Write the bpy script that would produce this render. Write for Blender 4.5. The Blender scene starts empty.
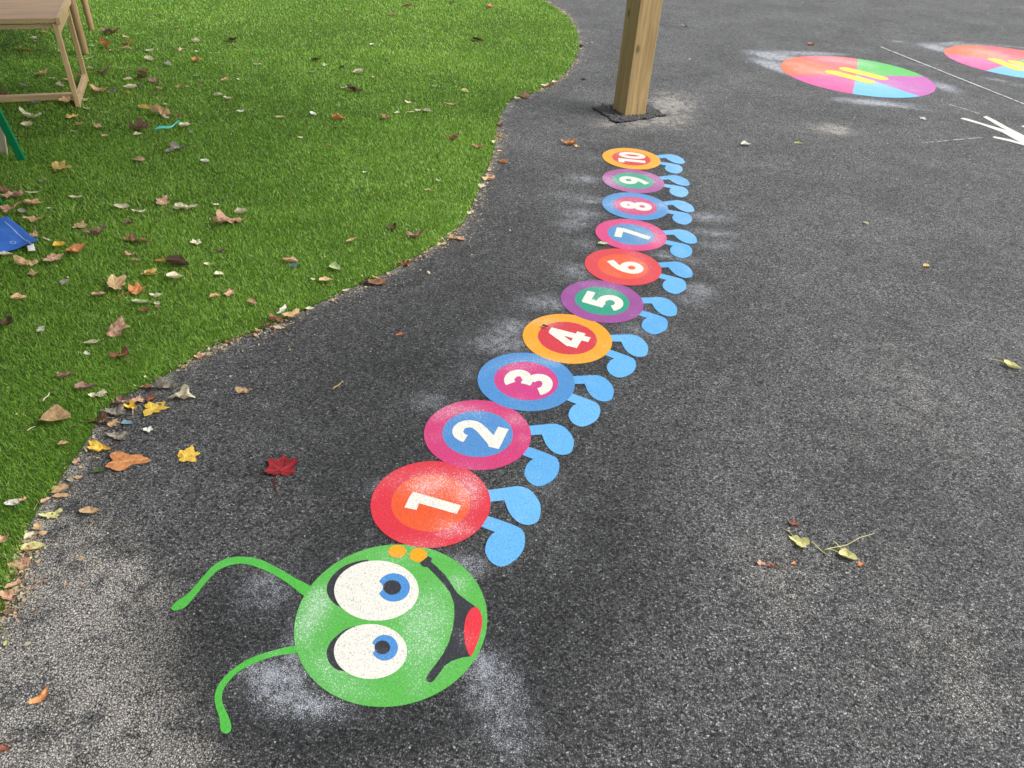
import bpy, bmesh, math, random
import numpy as np
from mathutils import Vector, Matrix, noise

random.seed(7); rng = np.random.default_rng(11)
S = bpy.context.scene
COL = S.collection
R = math.radians

# ------------------------------------------------------------------ camera
H = 1.5; FPX = 763.4; PITCH = R(36.86); ROLL = R(-3.76)
_F = np.array([0, math.cos(PITCH), -math.sin(PITCH)])
_R0 = np.array([1.0, 0, 0]); _D0 = np.array([0, -math.sin(PITCH), -math.cos(PITCH)])
_c, _s = math.cos(ROLL), math.sin(ROLL)
_R = _c * _R0 + _s * _D0; _D = -_s * _R0 + _c * _D0

def un(x, y, z=0.0):
    """point of the place seen at pixel x, y, at height z"""
    d = _F + (x - 512) / FPX * _R + (y - 384) / FPX * _D
    return np.array([0, 0, H]) + (z - H) / d[2] * d
def proj(P):
    V = np.asarray(P, float) - np.array([0, 0, H]); zc = V @ _F
    return np.stack([512 + FPX * (V @ _R) / zc, 384 + FPX * (V @ _D) / zc, zc], -1)
def depth(x, y, z=0.0): return float((un(x, y, z) - np.array([0, 0, H])) @ _F)

cd = bpy.data.cameras.new('camera'); cam = bpy.data.objects.new('camera', cd); COL.objects.link(cam)
cd.sensor_width = 36; cd.lens = FPX / 1024 * 36; cd.clip_start = .05; cd.clip_end = 2000
m = Matrix.Identity(4)
for i in range(3):
    m[i][0] = _R[i]; m[i][1] = -_D[i]; m[i][2] = -_F[i]
m[2][3] = H
cam.matrix_world = m
S.camera = cam

# ------------------------------------------------------------------ helpers
def tag(o, label=None, cat=None, group=None, kind=None):
    if label: o['label'] = label
    if cat: o['category'] = cat
    if group: o['group'] = group
    if kind: o['kind'] = kind
    return o
def empty(name, loc=(0, 0, 0), rz=0):
    o = bpy.data.objects.new(name, None); o.location = loc; o.rotation_euler = (0, 0, rz)
    o.empty_display_size = .05; COL.objects.link(o); return o
def link(name, me, mat=None, parent=None, smooth=False):
    if mat:
        me.materials.append(mat)
    if smooth:
        me.polygons.foreach_set('use_smooth', [True] * len(me.polygons))
    o = bpy.data.objects.new(name, me); COL.objects.link(o)
    if parent: o.parent = parent
    return o
def mesh(name, V, F, mat=None, parent=None, smooth=False):
    me = bpy.data.meshes.new(name); me.from_pydata([tuple(map(float, v)) for v in V], [], F); me.update()
    return link(name, me, mat, parent, smooth)
def fattr(me, name, data):
    a = me.attributes.new(name, 'FLOAT', 'POINT'); a.data.foreach_set('value', np.asarray(data, np.float32))
def lin(c):
    return tuple(((v / 255) / 12.92 if v / 255 <= .04045 else ((v / 255 + .055) / 1.055) ** 2.4) for v in c)
def in_poly(x, y, poly):
    x = np.asarray(x); y = np.asarray(y); ins = np.zeros(x.shape, bool)
    px, py = poly[:, 0], poly[:, 1]; n = len(poly); j = n - 1
    for i in range(n):
        c = (py[i] > y) != (py[j] > y)
        if py[j] != py[i]:
            xx = (px[j] - px[i]) * (y - py[i]) / (py[j] - py[i]) + px[i]
            ins ^= c & (x < xx)
        j = i
    return ins
def smooth_poly(P, n=6, closed=True):
    P = np.asarray(P, float); N = len(P); out = []
    rngi = range(N) if closed else range(N - 1)
    for i in rngi:
        if closed: a, b, c, d = P[i - 1], P[i], P[(i + 1) % N], P[(i + 2) % N]
        else: a, b, c, d = P[max(i - 1, 0)], P[i], P[i + 1], P[min(i + 2, N - 1)]
        for k in range(n):
            t = k / n
            out.append(.5 * ((2 * b) + (-a + c) * t + (2 * a - 5 * b + 4 * c - d) * t * t + (-a + 3 * b - 3 * c + d) * t ** 3))
    if not closed: out.append(P[-1])
    return np.array(out)

class NT:
    def __init__(s, name):
        s.m = bpy.data.materials.new(name); s.m.use_nodes = True; s.t = s.m.node_tree; s.n = s.t.nodes; s.l = s.t.links
        s.b = s.n['Principled BSDF']; s.out = s.n['Material Output']
    def node(s, ty, **kw):
        q = s.n.new(ty)
        for k, v in kw.items():
            if k.startswith('_'): setattr(q, k[1:], v)
        return q
    def set(s, sock, v):
        if isinstance(v, bpy.types.NodeSocket): s.l.new(v, sock)
        elif v is not None:
            if isinstance(v, tuple) and len(v) == 3 and sock.type == 'RGBA': v = (*v, 1)
            sock.default_value = v
    def coord(s, kind='Object'): return s.node('ShaderNodeTexCoord').outputs[kind]
    def geo(s): return s.node('ShaderNodeNewGeometry').outputs['Position']
    def attr(s, name): return s.node('ShaderNodeAttribute', _attribute_name=name).outputs['Fac']
    def math(s, op, a, b=None, c=None, clamp=False):
        q = s.node('ShaderNodeMath', _operation=op, _use_clamp=clamp)
        s.set(q.inputs[0], a); s.set(q.inputs[1], b)
        if c is not None: s.set(q.inputs[2], c)
        return q.outputs[0]
    def noise(s, v, scale, detail=2, rough=.5, dist=0.0):
        q = s.node('ShaderNodeTexNoise'); s.set(q.inputs['Vector'], v); q.inputs['Scale'].default_value = scale
        q.inputs['Detail'].default_value = detail; q.inputs['Roughness'].default_value = rough; q.inputs['Distortion'].default_value = dist
        return q.outputs['Fac']
    def vor(s, v, scale, feature='F1', out='Distance', rnd=1.0):
        q = s.node('ShaderNodeTexVoronoi', _feature=feature); s.set(q.inputs['Vector'], v); q.inputs['Scale'].default_value = scale
        q.inputs['Randomness'].default_value = rnd
        return q.outputs[out]
    def ramp(s, f, stops, interp='LINEAR'):
        q = s.node('ShaderNodeValToRGB'); e = q.color_ramp.elements; q.color_ramp.interpolation = interp
        while len(e) < len(stops): e.new(.5)
        for i, (p, c) in enumerate(stops):
            e[i].position = p; e[i].color = (*c, 1) if isinstance(c, tuple) else (c, c, c, 1)
        s.set(q.inputs[0], f); return q.outputs[0]
    def mapr(s, f, a, b, c=0.0, d=1.0):
        q = s.node('ShaderNodeMapRange'); s.set(q.inputs[0], f)
        for i, v in enumerate((a, b, c, d)): s.set(q.inputs[i + 1], v)
        return q.outputs[0]
    def mix(s, f, a, b, mode='MIX'):
        q = s.node('ShaderNodeMix', _data_type='RGBA', _blend_type=mode); s.set(q.inputs[0], f)
        s.set(q.inputs[6], a); s.set(q.inputs[7], b); return q.outputs[2]
    def scale(s, v, sc):
        q = s.node('ShaderNodeMapping'); s.set(q.inputs[0], v); q.inputs['Scale'].default_value = sc; return q.outputs[0]
    def sep(s, v):
        q = s.node('ShaderNodeSeparateColor'); s.set(q.inputs[0], v); return q.outputs
    def bump(s, h, strength, dist=.002):
        q = s.node('ShaderNodeBump'); q.inputs['Strength'].default_value = strength; q.inputs['Distance'].default_value = dist
        s.set(q.inputs['Height'], h); s.l.new(q.outputs[0], s.b.inputs['Normal']); return q.outputs[0]
    def fin(s, col, rough=.7, spec=.3):
        s.set(s.b.inputs['Base Color'], col); s.set(s.b.inputs['Roughness'], rough); s.set(s.b.inputs['Specular IOR Level'], spec); return s.m

# ------------------------------------------------------------------ materials
def mat_asphalt(name='asphalt', loose=False):
    t = NT(name); P = t.geo()
    wob = t.node('ShaderNodeTexNoise'); t.set(wob.inputs['Vector'], P); wob.inputs['Scale'].default_value = 140; wob.inputs['Detail'].default_value = 1
    ad = t.node('ShaderNodeVectorMath', _operation='MULTIPLY_ADD'); t.l.new(wob.outputs['Color'], ad.inputs[0]); ad.inputs[1].default_value = (.005,) * 3; t.l.new(P, ad.inputs[2])
    Q = ad.outputs[0]
    vc = t.sep(t.vor(Q, 185, 'F1', 'Color')); ve = t.vor(Q, 185, 'DISTANCE_TO_EDGE', 'Distance')
    v2 = t.sep(t.vor(Q, 420, 'F1', 'Color'))
    stone = t.ramp(vc[0], [(0, .024), (.22, .11), (.55, .18), (.88, .265), (1, .40)])
    fine = t.ramp(v2[1], [(0, .6), (.6, 1.0), (1, 1.4)])
    base = t.mix(1.0, stone, fine, 'MULTIPLY')
    patch = t.noise(P, 2.2, 5, .6); patch2 = t.noise(P, 14, 4, .6)
    base = t.mix(1.0, base, t.ramp(patch, [(.3, .78), (.7, 1.3)]), 'MULTIPLY')
    base = t.mix(1.0, base, t.ramp(patch2, [(.3, .82), (.7, 1.2)]), 'MULTIPLY')
    base = t.mix(1.0, base, (.975, .99, 1.0), 'MULTIPLY')
    pit = t.mapr(t.noise(P, 170, 4, .75), .40, .50)
    gap = t.math('MULTIPLY', t.mapr(ve, 0.0, .17), pit)                                   # open pores between the stones
    base = t.mix(t.math('MULTIPLY', t.math('SUBTRACT', 1, gap), .86), base, (.006, .006, .007))
    if not loose:
        n1 = t.noise(Q, 330, 2, .6); n2 = t.noise(P, 22, 5, .65)
        dust = t.attr('dust')
        dm = t.math('MULTIPLY', dust, t.math('MULTIPLY', t.mapr(n2, .32, .64, .5, 1.5), t.mapr(t.noise(P, 7, 4, .6), .35, .62, .65, 1.25)))
        speck = t.mapr(t.math('ADD', t.math('MULTIPLY', v2[2], .5), t.math('MULTIPLY', n1, .5)), t.mapr(dm, 0, 1, .80, .26), t.mapr(dm, 0, 1, .92, .48))
        dcol = t.mix(t.noise(P, 9, 3, .5), (.48, .46, .43), (.74, .69, .61))
        base = t.mix(t.math('MULTIPLY', speck, t.math('MULTIPLY', dm, t.mapr(gap, 0, 1, .0, 1), clamp=True), clamp=True), base, dcol)
        fr = t.attr('fresh')                                     # clean tarmac scorched dark round the markings, plus left-middle shade painted as colour
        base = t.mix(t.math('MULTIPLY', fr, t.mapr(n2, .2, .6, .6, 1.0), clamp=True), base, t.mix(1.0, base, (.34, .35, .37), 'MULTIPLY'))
        pw = t.attr('powder_sheen')
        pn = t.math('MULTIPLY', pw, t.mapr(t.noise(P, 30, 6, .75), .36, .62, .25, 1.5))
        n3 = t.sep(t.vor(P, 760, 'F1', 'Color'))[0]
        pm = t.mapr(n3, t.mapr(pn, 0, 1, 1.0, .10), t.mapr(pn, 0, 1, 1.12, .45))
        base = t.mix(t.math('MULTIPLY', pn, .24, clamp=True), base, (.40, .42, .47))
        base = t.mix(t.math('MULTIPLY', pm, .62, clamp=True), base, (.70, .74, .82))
    grit = t.sep(t.vor(P, 90, 'F1', 'Color')); gd = t.vor(P, 90, 'F1', 'Distance')
    gm = t.math('MULTIPLY', t.math('GREATER_THAN', grit[0], .975), t.math('LESS_THAN', gd, .22))
    base = t.mix(t.math('MULTIPLY', gm, .7), base, (.5, .5, .47))
    h = t.math('ADD', t.math('MULTIPLY', gap, .7), t.math('MULTIPLY', t.noise(Q, 500, 3, .6), .5))
    h = t.math('ADD', h, t.math('MULTIPLY', vc[1], .8))
    t.bump(h, 1.0, .0035 if not loose else .006)
    return t.fin(base, t.mapr(vc[2], 0, 1, .55, .85), .30)

MARK = {}
def mat_mark(rgb, k=.62, spread=1.0):
    key = tuple(rgb)
    if key in MARK: return MARK[key]
    t = NT('marking_%d_%d_%d' % key); P = t.geo(); c = tuple(min(.9, v * k) for v in lin(rgb))
    n = t.noise(P, 260, 3, .7); big = t.noise(P, 9, 4, .6); sp = t.sep(t.vor(P, 480, 'F1', 'Color'))
    col = t.mix(t.mapr(n, .3, .7), tuple(v * .86 for v in c), tuple(min(.95, v * 1.1 + .008) for v in c))
    col = t.mix(t.math('MULTIPLY', t.math('LESS_THAN', sp[0], .05), .55), col, (.07, .07, .075))
    d = t.attr('powder_sheen')
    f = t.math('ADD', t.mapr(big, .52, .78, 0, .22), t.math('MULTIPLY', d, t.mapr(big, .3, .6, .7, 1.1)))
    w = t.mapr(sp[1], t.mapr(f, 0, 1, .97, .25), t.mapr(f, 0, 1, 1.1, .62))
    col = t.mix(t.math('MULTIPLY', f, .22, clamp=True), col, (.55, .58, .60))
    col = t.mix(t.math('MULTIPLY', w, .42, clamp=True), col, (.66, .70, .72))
    t.bump(t.math('ADD', n, t.math('MULTIPLY', t.vor(P, 185), 1.2)), .42, .0014)
    MARK[key] = t.fin(col, .62, .3); return t.m

def mat_blade():
    t = NT('turf_fibre')
    r = t.attr('rnd'); h = t.attr('tip'); k = t.attr('tan')
    col = t.ramp(r, [(0, (.075, .20, .014)), (.45, (.20, .42, .032)), (.85, (.40, .65, .08)), (1, (.62, .80, .30))])
    col = t.mix(k, col, (.26, .25, .09))
    t.fin(col, .38, .5)
    tr = t.node('ShaderNodeBsdfTranslucent'); t.l.new(col, tr.inputs[0])
    mx = t.node('ShaderNodeMixShader'); mx.inputs[0].default_value = .42
    t.l.new(t.b.outputs[0], mx.inputs[1]); t.l.new(tr.outputs[0], mx.inputs[2]); t.l.new(mx.outputs[0], t.out.inputs[0])
    return t.m
def mat_turfbase():
    t = NT('turf_backing'); P = t.geo()
    c = t.mix(t.noise(P, 300, 3, .7), (.02, .055, .008), (.07, .12, .02))
    t.bump(t.noise(P, 400, 2), .8, .004); return t.fin(c, .9, .1)

def mat_leaf(name, a, b, rough=.6):
    t = NT(name); P = t.coord('Object'); rnd = t.node('ShaderNodeObjectInfo').outputs['Random']
    ca, cb = lin(a), lin(b); k = 1.0
    ca = tuple(v * k for v in ca); cb = tuple(v * k for v in cb)
    n = t.noise(P, 60, 4, .65); v = t.attr('vein')
    c = t.mix(t.mapr(n, .35, .65), ca, cb)
    c = t.mix(1.0, c, t.mapr(rnd, 0, 1, .78, 1.15), 'MULTIPLY')
    c = t.mix(t.math('MULTIPLY', v, .55), c, tuple(min(.85, x * 1.35 + .03) for x in ca))
    c = t.mix(t.math('MULTIPLY', t.math('GREATER_THAN', t.noise(P, 150, 2, .5), .66), .6), c, tuple(x * .3 for x in cb))
    t.bump(t.math('ADD', n, t.math('MULTIPLY', v, .7)), .5, .002)
    t.fin(c, rough, .3)
    tr = t.node('ShaderNodeBsdfTranslucent'); t.l.new(c, tr.inputs[0])
    mx = t.node('ShaderNodeMixShader'); mx.inputs[0].default_value = .2
    t.l.new(t.b.outputs[0], mx.inputs[1]); t.l.new(tr.outputs[0], mx.inputs[2]); t.l.new(mx.outputs[0], t.out.inputs[0])
    return t.m

def mat_wood(name, a, b, dirn=(1, 12, 12), grain=26, knots=True, rough=.6):
    t = NT(name); P = t.coord('Object'); Q = t.scale(P, dirn)
    w = t.noise(Q, grain, 5, .6, .6); w2 = t.noise(Q, grain * .25, 3, .5, .8)
    c = t.mix(t.mapr(w, .3, .7), a, b)
    c = t.mix(t.mapr(w2, .35, .7, 0, .5), c, tuple(v * .62 for v in b))
    if knots:
        vd = t.vor(t.scale(P, (1, 1, .55)), 7.0); kn = t.mapr(vd, .05, .13, 1, 0)
        c = t.mix(t.math('MULTIPLY', kn, .75), c, tuple(v * .28 for v in b))
    t.bump(w, .35, .002); return t.fin(c, rough, .3)
def mat_plain(name, c, rough=.5, spec=.4, n=60, var=.12, bump=.15, bd=.001):
    t = NT(name); P = t.coord('Object'); q = t.noise(P, n, 4, .6)
    t.bump(q, bump, bd)
    return t.fin(t.mix(q, tuple(v * (1 - var * 2) for v in c), tuple(min(.95, v * (1 + var)) for v in c)), rough, spec)

# ------------------------------------------------------------------ marking layout (metres on the ground)
CEN = np.array([[-0.197, 1.447], [-0.093, 1.742], [0.046, 2.023], [0.187, 2.296], [0.327, 2.573], [0.431, 2.868], [0.491, 3.179], [0.538, 3.498], [0.557, 3.817], [0.575, 4.138]])
ROT = [0, -3, -6, -7.5, -5.5, -1.5, 1, 6, 8, 6]
RAD = .1605; RIN = .106
HEADC = np.array([-.240, 1.074]); HEADR = .219

# stains, dust and painted shade, listed as image position + radii and laid on the ground there
def blobs(lst):
    out = []
    for x, y, rx, ry, a in lst:
        c = un(x, y)[:2]; wx = rx * depth(x, y) / FPX; wy = abs(un(x, y - ry * .5)[1] - un(x, y + ry * .5)[1])
        out.append((c[0], c[1], wx, wy, a))
    return out
def segs(lst):
    return [(*un(a, b)[:2], *un(c, d)[:2], w, k) for a, b, c, d, w, k in lst]
DUST = blobs([(40, 680, 110, 110, .5), (120, 740, 90, 60, .35), (120, 640, 50, 60, .4), (860, 500, 170, 200, .16), (900, 330, 150, 110, .12), (20, 650, 80, 130, .3), (90, 740, 120, 60, .3), (60, 690, 130, 110, .75), (110, 640, 45, 40, .55), (50, 600, 60, 45, .45), (150, 760, 120, 50, .4), (20, 560, 40, 40, .35), (140, 590, 50, 30, .3),
    (120, 500, 60, 45, .25), (60, 540, 60, 40, .3), (200, 470, 60, 40, .12), (668, 104, 24, 12, 1.0), (655, 121, 34, 7, .7), (600, 123, 30, 7, .45), (695, 98, 30, 10, .4), (645, 122, 60, 12, .3), (832, 128, 22, 6, .95), (845, 133, 25, 5, .3),
    (775, 590, 40, 50, .35), (760, 545, 50, 50, .2), (930, 630, 90, 80, .28), (960, 420, 120, 70, .22), (640, 700, 80, 60, .16), (850, 720, 100, 60, .2), (700, 640, 60, 60, .15),
    (866, 312, 10, 5, .45), (860, 340, 60, 40, .12), (770, 130, 40, 12, .18), (620, 150, 30, 8, .2), (900, 250, 130, 50, .15), (402, 366, 8, 5, .5), (368, 373, 8, 4, .45), (287, 371, 8, 6, .45), (440, 160, 0.1, .1, 0),
    (560, 160, 40, 14, .12), (420, 640, 0.1, .1, 0), (380, 580, 40, 30, .0), (395, 560, 25, 15, .25), (190, 400, 40, 20, .15), (260, 610, 0.1, .1, 0), (985, 690, 60, 60, .2)])
FRESH_SHADE = blobs([(600, 440, 70, 90, .2), (400, 330, 130, 70, .3), (300, 420, 110, 70, .3), (250, 480, 70, 40, .25), (560, 210, 70, 60, .25), (730, 300, 70, 130, .25), (660, 520, 60, 120, .22), (480, 200, 50, 60, .2), (620, 60, 60, 40, .15), (330, 420, 130, 90, .35), (470, 270, 120, 60, .35), (590, 560, 70, 160, .3), (420, 330, 100, 60, .2), (230, 620, 75, 60, .9), (190, 640, 50, 60, .6), (270, 730, 90, 50, .75), (400, 730, 130, 40, .55), (540, 620, 70, 70, .65), (510, 700, 60, 50, .5), (350, 540, 70, 45, .5), (600, 540, 60, 60, .35),  # dark tarmac by the markings; broad left-middle blobs are painted-in shade
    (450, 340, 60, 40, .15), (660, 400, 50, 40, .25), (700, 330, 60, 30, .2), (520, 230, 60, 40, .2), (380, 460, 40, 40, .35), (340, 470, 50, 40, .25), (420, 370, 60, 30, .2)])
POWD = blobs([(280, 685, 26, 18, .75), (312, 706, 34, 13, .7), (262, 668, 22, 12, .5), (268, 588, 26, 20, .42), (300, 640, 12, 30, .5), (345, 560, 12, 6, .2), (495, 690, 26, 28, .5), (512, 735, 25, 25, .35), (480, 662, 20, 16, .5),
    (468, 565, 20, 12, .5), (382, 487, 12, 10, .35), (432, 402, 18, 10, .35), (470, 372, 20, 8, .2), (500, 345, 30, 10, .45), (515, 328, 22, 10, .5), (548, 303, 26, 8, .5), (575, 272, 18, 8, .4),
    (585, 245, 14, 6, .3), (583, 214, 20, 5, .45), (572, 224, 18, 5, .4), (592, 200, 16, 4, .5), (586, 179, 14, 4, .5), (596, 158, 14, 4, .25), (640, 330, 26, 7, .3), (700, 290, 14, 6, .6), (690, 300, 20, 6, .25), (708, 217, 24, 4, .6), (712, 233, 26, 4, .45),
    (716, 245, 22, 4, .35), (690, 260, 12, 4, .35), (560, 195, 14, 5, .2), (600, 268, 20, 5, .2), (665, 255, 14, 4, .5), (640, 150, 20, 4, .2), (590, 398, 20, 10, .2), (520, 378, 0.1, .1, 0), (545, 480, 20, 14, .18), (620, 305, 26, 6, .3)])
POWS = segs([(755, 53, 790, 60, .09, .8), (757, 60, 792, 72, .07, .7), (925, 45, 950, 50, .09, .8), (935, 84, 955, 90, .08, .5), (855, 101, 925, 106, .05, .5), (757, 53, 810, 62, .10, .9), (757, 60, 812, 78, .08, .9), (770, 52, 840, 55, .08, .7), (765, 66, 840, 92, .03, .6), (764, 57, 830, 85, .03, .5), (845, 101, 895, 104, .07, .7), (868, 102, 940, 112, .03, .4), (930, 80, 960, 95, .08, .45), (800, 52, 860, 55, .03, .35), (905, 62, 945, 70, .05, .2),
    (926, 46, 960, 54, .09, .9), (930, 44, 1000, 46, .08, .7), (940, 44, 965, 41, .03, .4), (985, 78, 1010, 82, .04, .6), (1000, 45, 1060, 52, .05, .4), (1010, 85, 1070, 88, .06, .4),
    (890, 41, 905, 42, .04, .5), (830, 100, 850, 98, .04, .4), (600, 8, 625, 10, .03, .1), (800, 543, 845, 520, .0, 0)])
def field(x, y, B, G=()):
    v = np.zeros(np.shape(x))
    for cx, cy, rx, ry, a in B:
        if a > 0: v += a * np.exp(-(((x - cx) / rx) ** 2 + ((y - cy) / ry) ** 2) * .9)
    for x0, y0, x1, y1, w, a in G:
        if a <= 0: continue
        dx, dy = x1 - x0, y1 - y0; tt = np.clip(((x - x0) * dx + (y - y0) * dy) / (dx * dx + dy * dy), 0, 1)
        d2 = (x - x0 - tt * dx) ** 2 + (y - y0 - tt * dy) ** 2
        v += a * np.exp(-d2 / (w * w)) * np.sin(np.pi * np.clip(.12 + tt * .8, 0, 1))
    return v
EDGE = [(537, -2), (552, 6), (565, 15), (574, 26), (579, 42), (575, 60), (563, 76), (547, 86), (525, 97), (512, 100), (503, 112), (497, 127), (495, 147), (490, 164), (483, 177), (477, 195), (465, 220), (455, 231), (436, 245),
        (406, 263), (381, 276), (362, 284), (338, 295), (316, 305), (287, 318), (256, 332), (217, 345), (190, 362), (170, 373), (150, 385), (121, 398), (102, 414), (91, 435), (79, 453), (65, 473), (54, 490), (40, 508), (31, 524), (24, 541), (16, 573), (8, 600), (-4, 622), (-30, 655)]
def fresh_shade_f(x, y):
    v = field(x, y, FRESH_SHADE)
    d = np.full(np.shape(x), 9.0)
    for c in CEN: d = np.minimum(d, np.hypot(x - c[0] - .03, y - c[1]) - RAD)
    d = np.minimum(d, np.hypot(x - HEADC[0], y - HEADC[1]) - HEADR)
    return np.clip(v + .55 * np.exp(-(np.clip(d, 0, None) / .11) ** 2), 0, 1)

# ------------------------------------------------------------------ ground sheet
def axis(lo, hi, step, far):
    a = list(np.arange(lo, hi + 1e-6, step)); g = step; x = a[-1]; b = []
    while x < far: g *= 1.5; x += g; b.append(x)
    g = step; x = a[0]; c = []
    while x > -far: g *= 1.5; x -= g; c.append(x)
    return np.array(c[::-1] + a + b)
X = axis(-2.2, 6.0, .022, 700); Y = axis(.4, 9.5, .024, 700)
gx, gy = np.meshgrid(X, Y); nx, ny = len(X), len(Y)
def wav(x, y): return .006 * np.sin(x * .9 + 1) * np.sin(y * .7) * np.exp(-((x - 4) ** 2 + (y - 6) ** 2) / 40)
co = np.stack([gx.ravel(), gy.ravel(), np.zeros(nx * ny)], 1)
idx = np.arange(nx * ny).reshape(ny, nx)
q = np.stack([idx[:-1, :-1].ravel(), idx[:-1, 1:].ravel(), idx[1:, 1:].ravel(), idx[1:, :-1].ravel()], 1)
def fast_mesh(name, co, faces, k):
    me = bpy.data.meshes.new(name); me.vertices.add(len(co)); me.vertices.foreach_set('co', np.asarray(co, np.float32).ravel())
    nf = len(faces); me.loops.add(nf * k); me.loops.foreach_set('vertex_index', np.asarray(faces, np.int32).ravel())
    me.polygons.add(nf); me.polygons.foreach_set('loop_start', np.arange(0, nf * k, k, dtype=np.int32)); me.update(calc_edges=True); me.validate(); return me
me = fast_mesh('asphalt_ground', co, q, 4)
fx, fy = gx.ravel(), gy.ravel()
ed_ = smooth_poly(np.array([un(a, b)[:2] for a, b in EDGE]), 3, closed=False); near = np.full(fx.shape, 9.0)
for p_ in ed_: near = np.minimum(near, np.hypot(fx - p_[0], fy - p_[1]))
fattr(me, 'dust', np.clip(field(fx, fy, DUST) + .6 * np.exp(-(near / .05) ** 2) + .18 * np.exp(-(near / .16) ** 2), 0, 1)); fattr(me, 'powder_sheen', np.clip(field(fx, fy, POWD, POWS), 0, 1)); fattr(me, 'fresh', fresh_shade_f(fx, fy))
tag(link('asphalt_ground', me, mat_asphalt()), 'dark grey porous asphalt playground surface', 'ground', kind='structure')

# ------------------------------------------------------------------ artificial turf
e = np.array([un(a, b)[:2] for a, b in EDGE])
e = np.vstack([[(-14, 15.5), (-8, 15), (-4.5, 13.4), (-2.2, 11.2), (-.9, 9.4), (-.35, 8.8)], e, [(-1.5, .4), (-2.2, -.6), (-14, -1)]])
e = smooth_poly(e, 6)
turf_poly = e
me = bpy.data.meshes.new('artificial_turf'); bm = bmesh.new()
vs = [bm.verts.new((p[0], p[1], .006)) for p in e]; f = bm.faces.new(vs); bmesh.ops.triangulate(bm, faces=[f]); 
r = bmesh.ops.extrude_face_region(bm, geom=[]) if False else None
for i in range(len(vs)):
    a, b = vs[i], vs[(i + 1) % len(vs)]
    bm.faces.new([a, b, bm.verts.new((b.co.x, b.co.y, .001)), bm.verts.new((a.co.x, a.co.y, .001))])
bm.normal_update(); bm.to_mesh(me); bm.free()
tag(link('artificial_turf', me, mat_turfbase()), 'green artificial turf area with curved edge', 'ground', kind='structure')

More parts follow.
